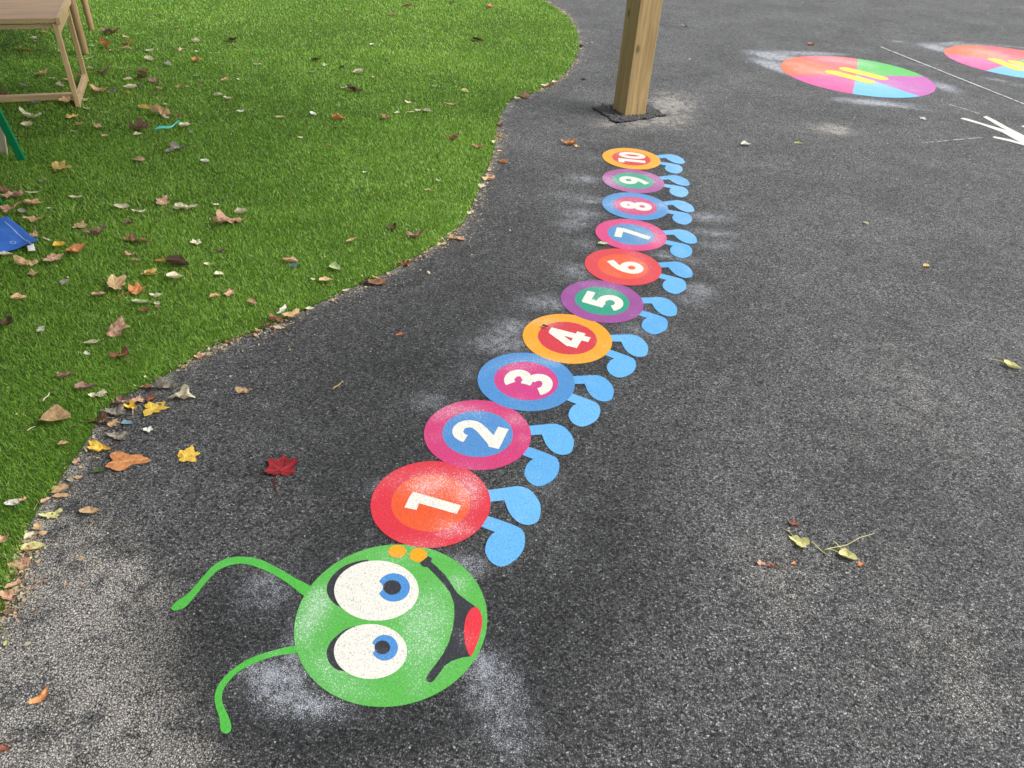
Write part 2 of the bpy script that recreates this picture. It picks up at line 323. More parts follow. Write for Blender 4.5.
def blades():
    xs = []; 
    rings = [(0, 2.4, 100000), (2.4, 3.4, 66000), (3.4, 4.6, 38000), (4.6, 6.2, 21000), (6.2, 8.4, 11000), (8.4, 13, 4000)]
    V = []; Rn = []; T = []; K = []; F = []
    base = 0
    for d0, d1, dens in rings:
        x0, x1, y0, y1 = -d1, .9, .2, d1
        n = int((x1 - x0) * (y1 - y0) * dens)
        x = rng.uniform(x0, x1, n); y = rng.uniform(y0, y1, n); d = np.hypot(x, y)
        k = (d >= d0) & (d < d1); x, y, d = x[k], y[k], d[k]
        pr = proj(np.stack([x, y, 0 * x], 1)); k = (pr[:, 0] > -90) & (pr[:, 0] < 1080) & (pr[:, 1] > -70) & (pr[:, 1] < 830) & (pr[:, 2] > .3)
        k |= (rng.uniform(size=len(x)) < .12)
        x, y, d = x[k], y[k], d[k]
        jx = x + rng.normal(0, .004, len(x)); jy = y + rng.normal(0, .004, len(x))
        k = in_poly(jx, jy, turf_poly); x, y, d = x[k], y[k], d[k]; n = len(x)
        # tufts: pull blades towards stitch rows
        a = rng.uniform(0, 2 * np.pi, n); 
        ph = .6 * np.sin(x * 3.1 + 1.3 * np.sin(y * 2.3)) * np.cos(y * 2.7 + x * 1.1) + .5 * np.sin(x * 9.3 + 2 * np.sin(y * 7.1)) * np.sin(y * 8.2 + 2 * np.cos(x * 6.3))
        L = rng.uniform(.010, .021, n) * (1 + .12 * ph)
        lean = np.abs(rng.normal(.7, .38, n)); curl = rng.uniform(0, .9, n)
        tan = (rng.uniform(size=n) < .07)
        w = np.maximum(.0009, .36 * d / FPX) * rng.uniform(.7, 1.2, n)
        bx = .05 + .12 * ph; by = -.06
        dxn = np.cos(a) * np.sin(lean) + bx * .6; dyn = np.sin(a) * np.sin(lean) + by * .6; dzn = np.cos(lean)
        nn = np.sqrt(dxn ** 2 + dyn ** 2 + dzn ** 2); dxn /= nn; dyn /= nn; dzn /= nn
        hx = np.cos(a + 1.57 + rng.normal(0, .6, n)); hy = np.sin(a + 1.57 + rng.normal(0, .6, n))
        z0 = np.full(n, .006)
        mx_, my_, mz_ = x + dxn * L * .55, y + dyn * L * .55, z0 + dzn * L * .55
        c2 = curl * .8
        ex, ey, ez = dxn + np.cos(a) * c2, dyn + np.sin(a) * c2, dzn - c2 * .5
        nn = np.sqrt(ex ** 2 + ey ** 2 + ez ** 2)
        tx, ty, tz = mx_ + ex / nn * L * .5, my_ + ey / nn * L * .5, np.maximum(mz_ + ez / nn * L * .5, .008)
        v = np.stack([np.stack([x - hx * w / 2, y - hy * w / 2, z0], 1), np.stack([x + hx * w / 2, y + hy * w / 2, z0], 1),
                      np.stack([mx_ - hx * w * .45, my_ - hy * w * .45, mz_], 1), np.stack([mx_ + hx * w * .45, my_ + hy * w * .45, mz_], 1), np.stack([tx, ty, tz], 1)], 1)
        V.append(v.reshape(-1, 3)); b = base + np.arange(n) * 5
        F.append(np.concatenate([np.stack([b, b + 1, b + 3], 1), np.stack([b, b + 3, b + 2], 1), np.stack([b + 2, b + 3, b + 4], 1)]))
        r = np.clip(rng.beta(2, 2.2, n) + .13 * ph, 0, 1)
        Rn.append(np.repeat(r, 5)); T.append(np.tile([0, 0, .5, .5, 1], n)); K.append(np.repeat(tan.astype(float), 5)); base += n * 5
    # long pale loose fibres lying over the pile
    n = 9000; x = rng.uniform(-5.5, .9, n); y = rng.uniform(.3, 8.5, n); k = in_poly(x, y, turf_poly) & (rng.uniform(size=n) < 1.8 / np.hypot(x, y)); x, y = x[k], y[k]; n = len(x)
    a = rng.uniform(0, 6.28, n); L = rng.uniform(.012, .034, n); cv = rng.normal(0, .5, n); w = np.maximum(.0006, .22 * np.hypot(x, y) / FPX); z = rng.uniform(.014, .019, n)
    p1 = np.stack([x + np.cos(a) * L * .5, y + np.sin(a) * L * .5], 1); p2 = np.stack([p1[:, 0] + np.cos(a + cv) * L * .5, p1[:, 1] + np.sin(a + cv) * L * .5], 1); hx, hy = -np.sin(a) * w, np.cos(a) * w
    V.append(np.stack([np.stack([x - hx, y - hy, z - .004], 1), np.stack([x + hx, y + hy, z - .004], 1), np.stack([p1[:, 0] - hx, p1[:, 1] - hy, z + .002], 1), np.stack([p1[:, 0] + hx, p1[:, 1] + hy, z + .002], 1), np.stack([p2[:, 0], p2[:, 1], z - .002], 1)], 1).reshape(-1, 3))
    b = base + np.arange(n) * 5; F.append(np.concatenate([np.stack([b, b + 1, b + 3], 1), np.stack([b, b + 3, b + 2], 1), np.stack([b + 2, b + 3, b + 4], 1)]))
    Rn.append(np.ones(n * 5)); T.append(np.ones(n * 5)); K.append(np.repeat((rng.uniform(size=n) < .3).astype(float), 5)); base += n * 5
    V = np.concatenate(V); F = np.concatenate(F)
    me = bpy.data.meshes.new('turf_blades'); me.vertices.add(len(V)); me.vertices.foreach_set('co', V.astype(np.float32).ravel())
    nf = len(F); me.loops.add(nf * 3); me.loops.foreach_set('vertex_index', F.astype(np.int32).ravel())
    me.polygons.add(nf); me.polygons.foreach_set('loop_start', np.arange(0, nf * 3, 3, dtype=np.int32)); me.update(calc_edges=True)
    fattr(me, 'rnd', np.concatenate(Rn)); fattr(me, 'tip', np.concatenate(T)); fattr(me, 'tan', np.concatenate(K))
    print('blades', base // 5)
    tag(link('grass_blades', me, mat_blade()), 'short green artificial grass fibres of the turf', 'grass', kind='stuff')
blades()

# ------------------------------------------------------------------ thermoplastic markings
def plate(name, pts, z1, mat, parent, z0=.0005, powder_sheen=None):
    P = np.asarray(pts, float)[:, :2]
    A = .5 * np.sum(P[:, 0] * np.roll(P[:, 1], -1) - np.roll(P[:, 0], -1) * P[:, 1])
    if A < 0: P = P[::-1]
    n = len(P); V = [(*p, z1) for p in P] + [(*p, z0) for p in P]
    F = [tuple(range(n))] + [(i, i + n, (i + 1) % n + n, (i + 1) % n) for i in range(n)]
    o = mesh(name, V, F, mat, parent)
    fattr(o.data, 'powder_sheen', np.full(len(V), powder_sheen) if powder_sheen is not None else np.clip(field(np.array([v[0] for v in V]), np.array([v[1] for v in V]), POW_SHEEN), 0, 1))
    return o
def round_plate(name, c, r0, r1, z1, mat, parent, z0=.0005, sx=1.0, n=96, rings=9):
    a = np.arange(n) / n * 2 * np.pi; V = []; F = []
    rr = np.linspace(r0, r1, rings)
    if r0 == 0: rr = np.linspace(r1 / rings, r1, rings)
    for r_ in rr: V += [(c[0] + r_ * math.cos(t), c[1] + r_ * math.sin(t), z1) for t in a]
    for k in range(rings - 1):
        F += [(k * n + i, (k + 1) * n + i, (k + 1) * n + (i + 1) % n, k * n + (i + 1) % n) for i in range(n)]
    b = len(V); V += [(c[0] + r1 * math.cos(t), c[1] + r1 * math.sin(t), z0) for t in a]; k = (rings - 1) * n
    F += [(k + i, b + i, b + (i + 1) % n, k + (i + 1) % n) for i in range(n)]
    if r0 == 0: F.append(tuple(range(n)))
    o = mesh(name, V, F, mat, parent); x = np.array([v[0] for v in V]); y = np.array([v[1] for v in V])
    fattr(o.data, 'powder_sheen', np.clip(field(x, y, POW_SHEEN), 0, 1)); return o
POW_SHEEN = blobs([(680, 165, 16, 14, .35), (682, 195, 16, 16, .35), (685, 225, 16, 12, .3), (690, 265, 14, 8, .2), (630, 190, 40, 40, .10), (840, 70, 60, 16, .30), (1000, 60, 60, 12, .30), (425, 487, 14, 9, .75), (440, 478, 20, 9, .3), (468, 490, 14, 18, .5), (400, 480, 20, 12, .15), (455, 530, 20, 8, .35), (420, 545, 20, 6, .25), (460, 410, 26, 6, .4), (515, 420, 10, 6, .4), (440, 415, 14, 8, .25), (545, 362, 20, 5, .3), (515, 365, 20, 8, .25), (600, 300, 12, 6, .25),  # overspray on the markings, plus low-angle sheen painted over the far segments
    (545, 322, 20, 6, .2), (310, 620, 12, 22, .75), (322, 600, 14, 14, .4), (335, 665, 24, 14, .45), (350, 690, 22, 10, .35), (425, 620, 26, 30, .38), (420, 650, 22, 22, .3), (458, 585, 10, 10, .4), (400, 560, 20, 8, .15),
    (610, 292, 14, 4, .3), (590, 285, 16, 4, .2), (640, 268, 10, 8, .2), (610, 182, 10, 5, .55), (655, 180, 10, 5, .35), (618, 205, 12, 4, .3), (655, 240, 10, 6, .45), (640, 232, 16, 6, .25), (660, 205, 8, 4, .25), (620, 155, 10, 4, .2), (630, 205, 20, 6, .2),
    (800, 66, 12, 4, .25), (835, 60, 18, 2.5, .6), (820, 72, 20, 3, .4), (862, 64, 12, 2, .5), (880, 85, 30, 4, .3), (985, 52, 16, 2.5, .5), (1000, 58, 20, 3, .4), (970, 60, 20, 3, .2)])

cat = empty('caterpillar_marking', (0, 0, 0))
tag(cat, 'long painted caterpillar with green smiling head and ten numbered coloured discs on asphalt', 'playground marking')
Z = .0016
RING = [(228, 46, 66), (214, 58, 124), (78, 148, 214), (250, 172, 30), (158, 78, 156), (226, 72, 78), (224, 76, 140), (84, 152, 214), (176, 92, 160), (250, 178, 44)]
INN = [(243, 92, 40), (80, 146, 212), (214, 62, 138), (218, 56, 70), (32, 164, 134), (246, 98, 58), (86, 152, 206), (214, 76, 134), (58, 174, 140), (224, 72, 68)]
CN = ['red disc with orange centre numbered 1', 'magenta disc with blue centre numbered 2', 'blue disc with pink centre numbered 3', 'yellow-orange disc with red centre numbered 4', 'purple disc with green centre numbered 5',
      'coral red disc with orange centre numbered 6', 'pink disc with blue centre numbered 7', 'blue disc with pink centre numbered 8', 'purple disc with green centre numbered 9', 'yellow disc with red centre numbered 10']
LEGS = [np.array([[0.140, 0.0558], [0.1863, 0.069], [0.2249, 0.0805], [0.2423, 0.0809], [0.2643, 0.0707], [0.2819, 0.0481], [0.2942, 0.0208], [0.2962, -0.008], [0.2915, -0.0396], [0.2793, -0.0534], [0.2629, -0.0599], [0.2421, -0.0551], [0.2229, -0.0372], [0.2093, -0.0129], [0.201, 0.0124], [0.1962, 0.0248], [0.1845, 0.0214], [0.150, 0.0130]]),
        np.array([[0.150, -0.0355], [0.1966, -0.0519], [0.2343, -0.0679], [0.2491, -0.0802], [0.2567, -0.1053], [0.2547, -0.137], [0.2455, -0.1634], [0.2267, -0.1875], [0.2078, -0.2014], [0.1923, -0.2027], [0.172, -0.1896], [0.1601, -0.168], [0.1565, -0.1505], [0.1599, -0.1242], [0.1686, -0.1023], [0.1782, -0.0918], [0.1615, -0.0857], [0.130, -0.0705]])]
def arc(cx, cy, rx, ry, a0, a1, n=20):
    return [(cx + rx * math.cos(R(a0 + (a1 - a0) * i / n)), cy + ry * math.sin(R(a0 + (a1 - a0) * i / n))) for i in range(n + 1)]
GL = {'1': [[(.42, 0), (.42, 1)], [(.42, .89), (.11, .86)]],
      '2': [arc(.32, .68, .22, .22, 182, -22) + [(.44, .46), (.16, .13)], [(.04, .1), (.64, .1)]],
      '3': [arc(.30, .735, .20, .175, 150, -70), arc(.30, .295, .225, .195, 70, -150), [(.21, .53), (.42, .53)]],
      '4': [[(.47, 0), (.47, 1)], [(.42, .93), (.08, .34)], [(.01, .27), (.68, .27)]],
      '5': [[(.14, .9), (.60, .9)], [(.20, .98), (.15, .44)], arc(.31, .33, .225, .225, 135, -150)],
      '6': [arc(.33, .31, .21, .21, 0, 360, 32), [(.12, .33), (.14, .48), (.20, .62), (.31, .76), (.50, .93)]],
      '7': [[(.03, .9), (.64, .9)], [(.56, .86), (.24, 0)]],
      '8': [arc(.33, .74, .17, .155, 0, 360, 32), arc(.33, .30, .21, .20, 0, 360, 32)],
      '9': [arc(.33, .69, .21, .21, 0, 360, 32), [(.54, .67), (.52, .52), (.46, .38), (.35, .24), (.16, .07)]],
      '0': [arc(.31, .5, .20, .395, 0, 360, 40)]}
def strokes(name, lines, w, tf, z, mat, parent, z0=.001):
    V = []; F = []
    for k, L in enumerate(lines):
        L = np.array(L, float); n = len(L); zz = z + k * .00015
        closed = np.allclose(L[0], L[-1]) and n > 3
        T = np.gradient(L, axis=0) if n > 2 else np.repeat(L[1:] - L[:1], 2, 0)
        if closed: T[0] = T[-1] = L[1] - L[-2]
        T /= np.linalg.norm(T, axis=1)[:, None]; N = np.stack([-T[:, 1], T[:, 0]], 1)
        b = len(V)
        for i in range(n):
            l = tf(L[i] + N[i] * w / 2); r_ = tf(L[i] - N[i] * w / 2)
            V += [(*l, zz), (*r_, zz), (*l, z0), (*r_, z0)]
        for i in range(n - 1):
            p = b + 4 * i; q_ = p + 4
            F += [(p, p + 1, q_ + 1, q_), (p, q_, q_ + 2, p + 2), (p + 1, p + 3, q_ + 3, q_ + 1)]
        if not closed: p = b; F.append((p, p + 2, p + 3, p + 1)); p = b + 4 * (n - 1); F.append((p, p + 1, p + 3, p + 2))
    o = mesh(name, V, F, mat, parent)
    bm = bmesh.new(); bm.from_mesh(o.data); bmesh.ops.recalc_face_normals(bm, faces=bm.faces); bm.to_mesh(o.data); bm.free()
    fattr(o.data, 'powder_sheen', np.zeros(len(V))); return o
WHITE = mat_mark((240, 239, 230), .64)
vdir = un(412, 494)[:2] - un(461, 508)[:2]; A1 = math.atan2(vdir[1], vdir[0])     # which way "up" is for the number 1
for k in range(10):
    zt = Z + .00018 * k; c = CEN[k]
    ring = round_plate('body_segment', c, RIN, RAD, zt, mat_mark(RING[k]), cat); ring['label'] = CN[k]
    round_plate('segment_centre', c, 0, RIN, zt - .00005, mat_mark(INN[k]), ring, rings=6)
    a = A1 + R(ROT[k]) + (R(4) if k else 0); v = np.array([math.cos(a), math.sin(a)]); u = np.array([v[1], -v[0]])
    hgt = [.141, .157, .158, .150, .155, .155, .155, .152, .152, .148][k]; dsh = [.010, .002, .010, .001, .006, .007, .008, .004, .004, .003][k]; wsc = [1, 1.02, 1.15, 1.04, 1.18, 1.08, 1.03, 1.03, 1.08, 1.15][k]
    if k < 9:
        lines = GL[str(k + 1)]; wid = .66
    else:
        lines = [[(x * .8, y) for x, y in l] for l in GL['1']] + [[(x * .92 + .52, y) for x, y in l] for l in GL['0']]; wid = 1.08
    if k == 0: wid = .84
    strokes('number', lines, .235 if k == 0 else .212, lambda p, c=c, wsc=wsc, dsh=dsh, u=u, v=v, wid=wid, hgt=hgt: c + u * (p[0] - wid / 2) * hgt * wsc + v * ((p[1] - .5) * hgt - dsh), zt + .0005, WHITE, ring)
    ca, sa = math.cos(R(ROT[k])), math.sin(R(ROT[k])); sc = 1.0 if k in (0, 6, 8, 9) else .975
    for j, L in enumerate(LEGS):
        Pw = np.array([[p[0] * ca - p[1] * sa, p[0] * sa + p[1] * ca] for p in L * sc]) + c
        Ps = np.vstack([Pw[:1], smooth_poly(Pw[1:-3], 4, closed=False), Pw[-3:]])
        lg = plate('leg', Ps, zt - .0004, mat_mark([(104, 180, 238), (98, 176, 236), (92, 170, 230)][(k + j) % 3], .70), ring)
        lg['label'] = 'light blue ' + ('nearer' if j else 'farther') + ' leg beside number %d' % (k + 1)

hz = Z - .0002
head = round_plate('head', HEADC, 0, HEADR, hz, mat_mark((92, 190, 78)), cat, rings=14, n=128); head['label'] = 'round bright green head with smile'
def zp(pts, ox=280, oy=540, s=4.518): return np.array([un(ox + x / s, oy + y / s)[:2] for x, y in pts])
def ell(cx, cy, rx, ry, n=48, a0=0, a1=360, rot=0): 
    return [(cx + rx * math.cos(t) * math.cos(rot) - ry * math.sin(t) * math.sin(rot), cy + rx * math.cos(t) * math.sin(rot) + ry * math.sin(t) * math.cos(rot)) for t in (R(a0 + (a1 - a0) * i / n) for i in range(n if a1 - a0 == 360 else n + 1))]
BLACK = mat_mark((46, 48, 56)); BLUE = mat_mark((76, 150, 222)); GRN = mat_mark((84, 196, 72)); AMB = mat_mark((250, 172, 8)); TON = mat_mark((238, 50, 66))
for nm, (cx, cy, rx, ry), lid, iris, notch, pup in (
    ('upper', (436, 231, 191, 136), [(400, 95), (345, 99), (290, 120), (245, 155), (219, 192), (212, 225), (219, 255), (240, 282), (272, 303), (330, 300), (330, 150)], (514, 217, 73, 64), (440, 216, 26, 24), (507, 217, 40, 33)),
    ('lower', (409, 506, 165, 124), [(345, 393), (300, 404), (262, 430), (228, 465), (212, 505), (218, 545), (240, 575), (275, 592), (340, 580), (340, 430)], (473, 489, 60, 58), (408, 491, 24, 22), (463, 488, 35, 31))):
    eye = plate('eye', zp(ell(cx, cy, rx, ry, 72)), hz + .0006, WHITE, cat, powder_sheen=0.0); eye['label'] = 'large oval white eye' if nm == 'upper' else 'smaller oval white eye'
    plate('eyelid', smooth_poly(zp(lid), 4), hz + .0003, BLACK, eye, powder_sheen=0.0)
    pts = []
    for p in ell(*iris, 72):
        d = math.hypot((p[0] - notch[0]) / notch[2], (p[1] - notch[1]) / notch[3])
        if d < 1: continue
        pts.append(p)
    # bite out of the iris, filled by an arc of the notch
    st = [i for i in range(len(pts)) if math.hypot(pts[i][0] - pts[i - 1][0], pts[i][1] - pts[i - 1][1]) > 12][0]
    pts = pts[st:] + pts[:st]; a_e = math.atan2((pts[-1][1] - notch[1]) / notch[3], (pts[-1][0] - notch[0]) / notch[2]); a_s = math.atan2((pts[0][1] - notch[1]) / notch[3], (pts[0][0] - notch[0]) / notch[2])
    for i in range(1, 10):
        t = a_e + (a_s - a_e) * i / 10; pts.append((notch[0] + notch[2] * math.cos(t), notch[1] + notch[3] * math.sin(t)))
    plate('iris', zp(pts), hz + .0009, BLUE, eye, powder_sheen=0.0)
    plate('pupil', zp(ell(*pup, 40)), hz + .0012, BLACK, eye, powder_sheen=0.0)
for q_ in ((530, 53, 40, 29), (625, 70, 40, 31)):
    plate('cheek_spot', zp(ell(*q_, 40)), hz + .0004, AMB, cat, powder_sheen=0.0)
mouth = [(632, 105), (670, 75), (687, 85), (682, 100), (710, 124), (745, 160), (775, 202), (802, 243), (840, 272), (884, 304), (900, 345), (905, 400), (885, 470), (862, 527), (820, 533), (775, 548), (745, 570), (720, 605), (694, 638), (680, 645), (664, 640), (661, 625), (675, 600), (705, 562), (738, 515), (765, 460), (781, 400), (789, 345), (787, 290), (770, 240), (740, 200), (705, 162), (668, 125), (643, 121)]
mo = plate('mouth', zp(mouth), hz + .0006, BLACK, cat, powder_sheen=0.0); mo['label'] = 'curved black smile'
ton = [(882, 305), (903, 322), (914, 365), (906, 420), (887, 478), (862, 526), (845, 500), (834, 450), (832, 400), (842, 350), (860, 318)]
plate('tongue', smooth_poly(zp(ton), 4), hz + .0009, TON, mo, powder_sheen=0.0)
a1 = [(42, 285), (60, 262), (100, 235), (150, 180), (195, 131), (240, 107), (300, 98), (370, 110), (440, 145), (500, 180), (556, 212), (535, 245), (480, 205), (420, 166), (350, 135), (300, 124), (255, 130), (210, 150), (170, 190), (130, 240), (95, 280), (65, 294), (47, 294)]
a2 = [(510, 422), (420, 440), (330, 470), (260, 515), (215, 565), (200, 610), (205, 650), (218, 690), (222, 732), (240, 745), (258, 735), (260, 710), (245, 670), (228, 630), (228, 600), (240, 570), (280, 525), (340, 490), (420, 462), (510, 447)]
for q_, lb in ((a1, 'farther green antenna'), (a2, 'nearer green antenna')):
    plate('antenna', smooth_poly(zp(q_, 160, 530, 3.656), 4), hz - .0003, GRN, cat, powder_sheen=0.0)['label'] = lb

# colour wheels
def wheel(c, rad, ang, bars, label):
    w = empty('colour_wheel_marking', (c[0], c[1], 0)); tag(w, label, 'playground marking')
    cols = [(96, 200, 96, 'green'), (232, 98, 104, 'coral red'), (248, 112, 60, 'orange'), (228, 92, 160, 'pink'), (120, 198, 246, 'light blue'), (200, 104, 184, 'purple')]
    st = [10, 71, 125, 193.3, 249.4, 302.5, 370]
    for k in range(6):
        a0, a1_ = st[k] + ang, st[k + 1] + ang; n = 14; V = []; F = []; rr = np.linspace(0, rad, 9)[1:]
        V.append((0, 0, Z))
        for r_ in rr: V += [(r_ * math.cos(R(a0 + (a1_ - a0) * i / n)), r_ * math.sin(R(a0 + (a1_ - a0) * i / n)), Z) for i in range(n + 1)]
        F += [(0, 1 + i, 2 + i) for i in range(n)]
        for j in range(7): F += [(1 + j * (n + 1) + i, 1 + (j + 1) * (n + 1) + i, 2 + (j + 1) * (n + 1) + i, 2 + j * (n + 1) + i) for i in range(n)]
        b = len(V); V += [(rad * math.cos(R(a0 + (a1_ - a0) * i / n)), rad * math.sin(R(a0 + (a1_ - a0) * i / n)), .0005) for i in range(n + 1)]; k0 = 1 + 7 * (n + 1)
        F += [(k0 + i, b + i, b + i + 1, k0 + i + 1) for i in range(n)]
        o = mesh('sector', V, F, mat_mark(cols[k][:3], .70), w); o['label'] = cols[k][3] + ' sector'
        x = np.array([v[0] + c[0] for v in V]); y = np.array([v[1] + c[1] for v in V]); fattr(o.data, 'powder_sheen', np.clip(field(x, y, POW_SHEEN), 0, 1))
    for p0, p1 in bars:
        p0 = un(*p0)[:2] - c; p1 = un(*p1)[:2] - c; d = (p1 - p0) / np.linalg.norm(p1 - p0); a = math.degrees(math.atan2(d[1], d[0])); h = .062
        pts = arc(p1[0], p1[1], h, h, a - 90, a + 90, 10) + arc(p0[0], p0[1], h, h, a + 90, a + 270, 10)
        plate('bar', pts, Z + .001, mat_mark((252, 214, 84), .8), w, powder_sheen=.05)
wheel(np.array([2.5074, 6.2737]), .572, 0, [((833, 72.8), (867, 81.3)), ((847, 69.6), (880, 78))], 'six-coloured round wheel marking with two yellow bars, whole within the photo')
wheel(np.array([4.1353, 7.0688]), .572, -28, [((995, 60.3), (1017, 69)), ((1015, 62.5), (1040, 71.5))], 'six-coloured round wheel marking cut off by the right edge of the photo')

# white arrow and chalk lines
def pxstroke(name, polys, s, ox, oy, mat, label, cat_):
    lo = []; V = []; F = []
    for k, pl in enumerate(polys):
        P = [un(ox + x / s, oy + y / s)[:2] for x, y in pl]
        A = sum(P[i][0] * P[(i + 1) % len(P)][1] - P[(i + 1) % len(P)][0] * P[i][1] for i in range(len(P)))
        if A < 0: P = P[::-1]
        n = len(P); b = len(V); z = .0022 + k * .0004
        V += [(*p, z) for p in P] + [(*p, .0005) for p in P]; F += [tuple(range(b, b + n))] + [(b + i, b + i + n, b + (i + 1) % n + n, b + (i + 1) % n) for i in range(n)]
    o = mesh(name, V, F, mat); fattr(o.data, 'powder_sheen', np.zeros(len(V))); tag(o, label, cat_); return o
pxstroke('arrow_marking', [[(330, 543), (340, 538), (365, 541), (480, 576), (600, 611), (690, 650), (760, 684), (760, 704), (680, 682), (640, 662), (560, 617), (450, 577), (350, 548)],
    [(454, 533), (474, 528), (530, 556), (590, 590), (690, 640), (760, 674), (760, 688), (690, 660), (560, 594)],
    [(505, 644), (516, 640), (600, 656), (680, 678), (760, 695), (760, 706), (680, 690), (600, 668), (520, 650)], [(662, 585), (690, 576), (760, 600), (760, 612), (690, 594)]], 5.484, 900, 20, WHITE,
    'white arrow-like strokes painted on asphalt below the cut-off colour wheel', 'road marking')
def chalk(a, b, w, label, op=1.0):
    p0, p1 = un(*a)[:2], un(*b)[:2]; d = p1 - p0; L = np.linalg.norm(d); d /= L; n_ = np.array([-d[1], d[0]]); N = max(8, int(L / .02)); V = []; F = []
    for i in range(N + 1):
        q_ = p0 + d * L * i / N; ww = w * (.6 + .6 * random.random()) * op ** .5 * (1 if random.random() < .9 * op else .12)
        V += [(*(q_ + n_ * ww / 2), .0042), (*(q_ - n_ * ww / 2), .0042)]
    for i in range(N):
        F.append((2 * i, 2 * i + 1, 2 * i + 3, 2 * i + 2))
    tag(mesh('chalk_line', V, F, CH), label, 'chalk line', 'chalk lines on the asphalt')
CH = mat_plain('chalk', (.56, .57, .57), .9, .1, 300, .3)
chalk((880.5, 47.2), (1060, 119), .020, 'long straight white chalk line running between the two colour wheels')
chalk((921, 143.5), (982, 138), .010, 'short faint chalk line left of the white arrow strokes', .8)
chalk((945, 103.5), (980, 114.5), .012, 'faint chalk line from the whole colour wheel towards the arrow strokes', .75)
chalk((912, 67), (948, 64), .008, 'very faint thin chalk line crossing the long chalk line', .5)

# ------------------------------------------------------------------ boxes and bevel helper
def boxm(bm, c, s, rz=0, tilt=None):
    M_ = Matrix.Translation(c) @ Matrix.Rotation(rz, 4, 'Z')
    if tilt is not None: M_ = M_ @ tilt
    bmesh.ops.create_cube(bm, size=1, matrix=M_ @ Matrix.Diagonal((*s, 1)))
def fin_bm(bm, name, mat, parent=None, bev=.002, seg=2, smooth=False):
    if bev: bmesh.ops.bevel(bm, geom=list(bm.edges), offset=bev, segments=seg, affect='EDGES', profile=.6)
    me = bpy.data.meshes.new(name); bm.to_mesh(me); bm.free(); return link(name, me, mat, parent, smooth)
def bar(bm, a, b, w, t, up=Vector((0, 0, 1))):
    a, b = Vector(a), Vector(b); d = (b - a); L = d.length; d.normalize(); x = d.cross(up).normalized(); y = x.cross(d)
    M_ = Matrix((( x[0], y[0], d[0], (a[0] + b[0]) / 2), (x[1], y[1], d[1], (a[1] + b[1]) / 2), (x[2], y[2], d[2], (a[2] + b[2]) / 2), (0, 0, 0, 1)))
    bmesh.ops.create_cube(bm, size=1, matrix=M_ @ Matrix.Diagonal((w, t, L, 1)))

# ------------------------------------------------------------------ timber post in its patch
PC = (.645, 5.02); PY = R(26)
fpt = Vector((.595, 4.867, 0)); ux = Vector((math.cos(PY), math.sin(PY), 0)); uy = Vector((-ux.y, ux.x, 0)); sd = .152
pc = fpt + (ux + uy) * sd / 2
mw = mat_wood('post_timber', (.50, .36, .165), (.30, .20, .085), (9, 9, .45), 11)
bm = bmesh.new(); boxm(bm, (0, 0, 1.30), (sd, sd, 2.70))
po = fin_bm(bm, 'timber_post', mw, None, .005, 2); po.location = (pc.x, pc.y, 0); po.rotation_euler = (0, 0, PY)
tag(po, 'square honey-brown timber post standing in a small dark gravel patch', 'post')
pq = [(.393, 5.013), (.531, 4.727), (.868, 4.927), (.735, 5.205)]
pa = smooth_poly([np.array(pq[i]) * (1 - t_) + np.array(pq[(i + 1) % 4]) * t_ for i in range(4) for t_ in (.04, .35, .65, .96)], 3)
pa = [p + rng.normal(0, .011, 2) for p in pa]
V = [(*p, .002) for p in pa]; pm_ = mat_plain('patch_tar', (.010, .010, .011), .85, .3, 120, .5, 1, .006)
tag(mesh('asphalt_patch', V, [tuple(range(len(V)))], pm_), 'rough dark square asphalt patch around the post foot', 'ground', kind='structure')
def pebbles(name, pts, sizes, mat, label, cat_, zb=.0):
    V = []; F = []
    ico = bmesh.new(); bmesh.ops.create_icosphere(ico, subdivisions=1, radius=1); iv = np.array([v.co[:] for v in ico.verts]); fi = np.array([[v.index for v in f_.verts] for f_ in ico.faces]); ico.free()
    allv = []; allf = []
    for i, (p, s_) in enumerate(zip(pts, sizes)):
        k = iv * rng.uniform(.75, 1.15, (len(iv), 1)) * np.array([1, rng.uniform(.6, 1), rng.uniform(.4, .8)]) * s_
        a = rng.uniform(0, 6.28); c_, s2 = math.cos(a), math.sin(a); k = k @ np.array([[c_, s2, 0], [-s2, c_, 0], [0, 0, 1]])
        allv.append(k + np.array([p[0], p[1], zb + s_ * .35])); allf.append(fi + i * len(iv))
    me = fast_mesh(name, np.concatenate(allv), np.concatenate(allf), 3)
    return tag(link(name, me, mat), label, cat_, kind='stuff')
pp = rng.uniform((.38, 4.7), (.89, 5.22), (4200, 2)); pap = np.array(pa); pp = pp[in_poly(pp[:, 0], pp[:, 1], pap)]
loc = (pp - np.array([pc.x, pc.y])) @ np.array([[ux.x, uy.x], [ux.y, uy.y]]); pp = pp[(np.abs(loc).max(1) > sd / 2 + .004)]
pebbles('patch_gravel', pp, rng.uniform(.005, .012, len(pp)), mat_plain('gravel_dark', (.085, .085, .088), .6, .3, 90, .5), 'coarse dark gravel pressed round the timber post', 'gravel', .003)

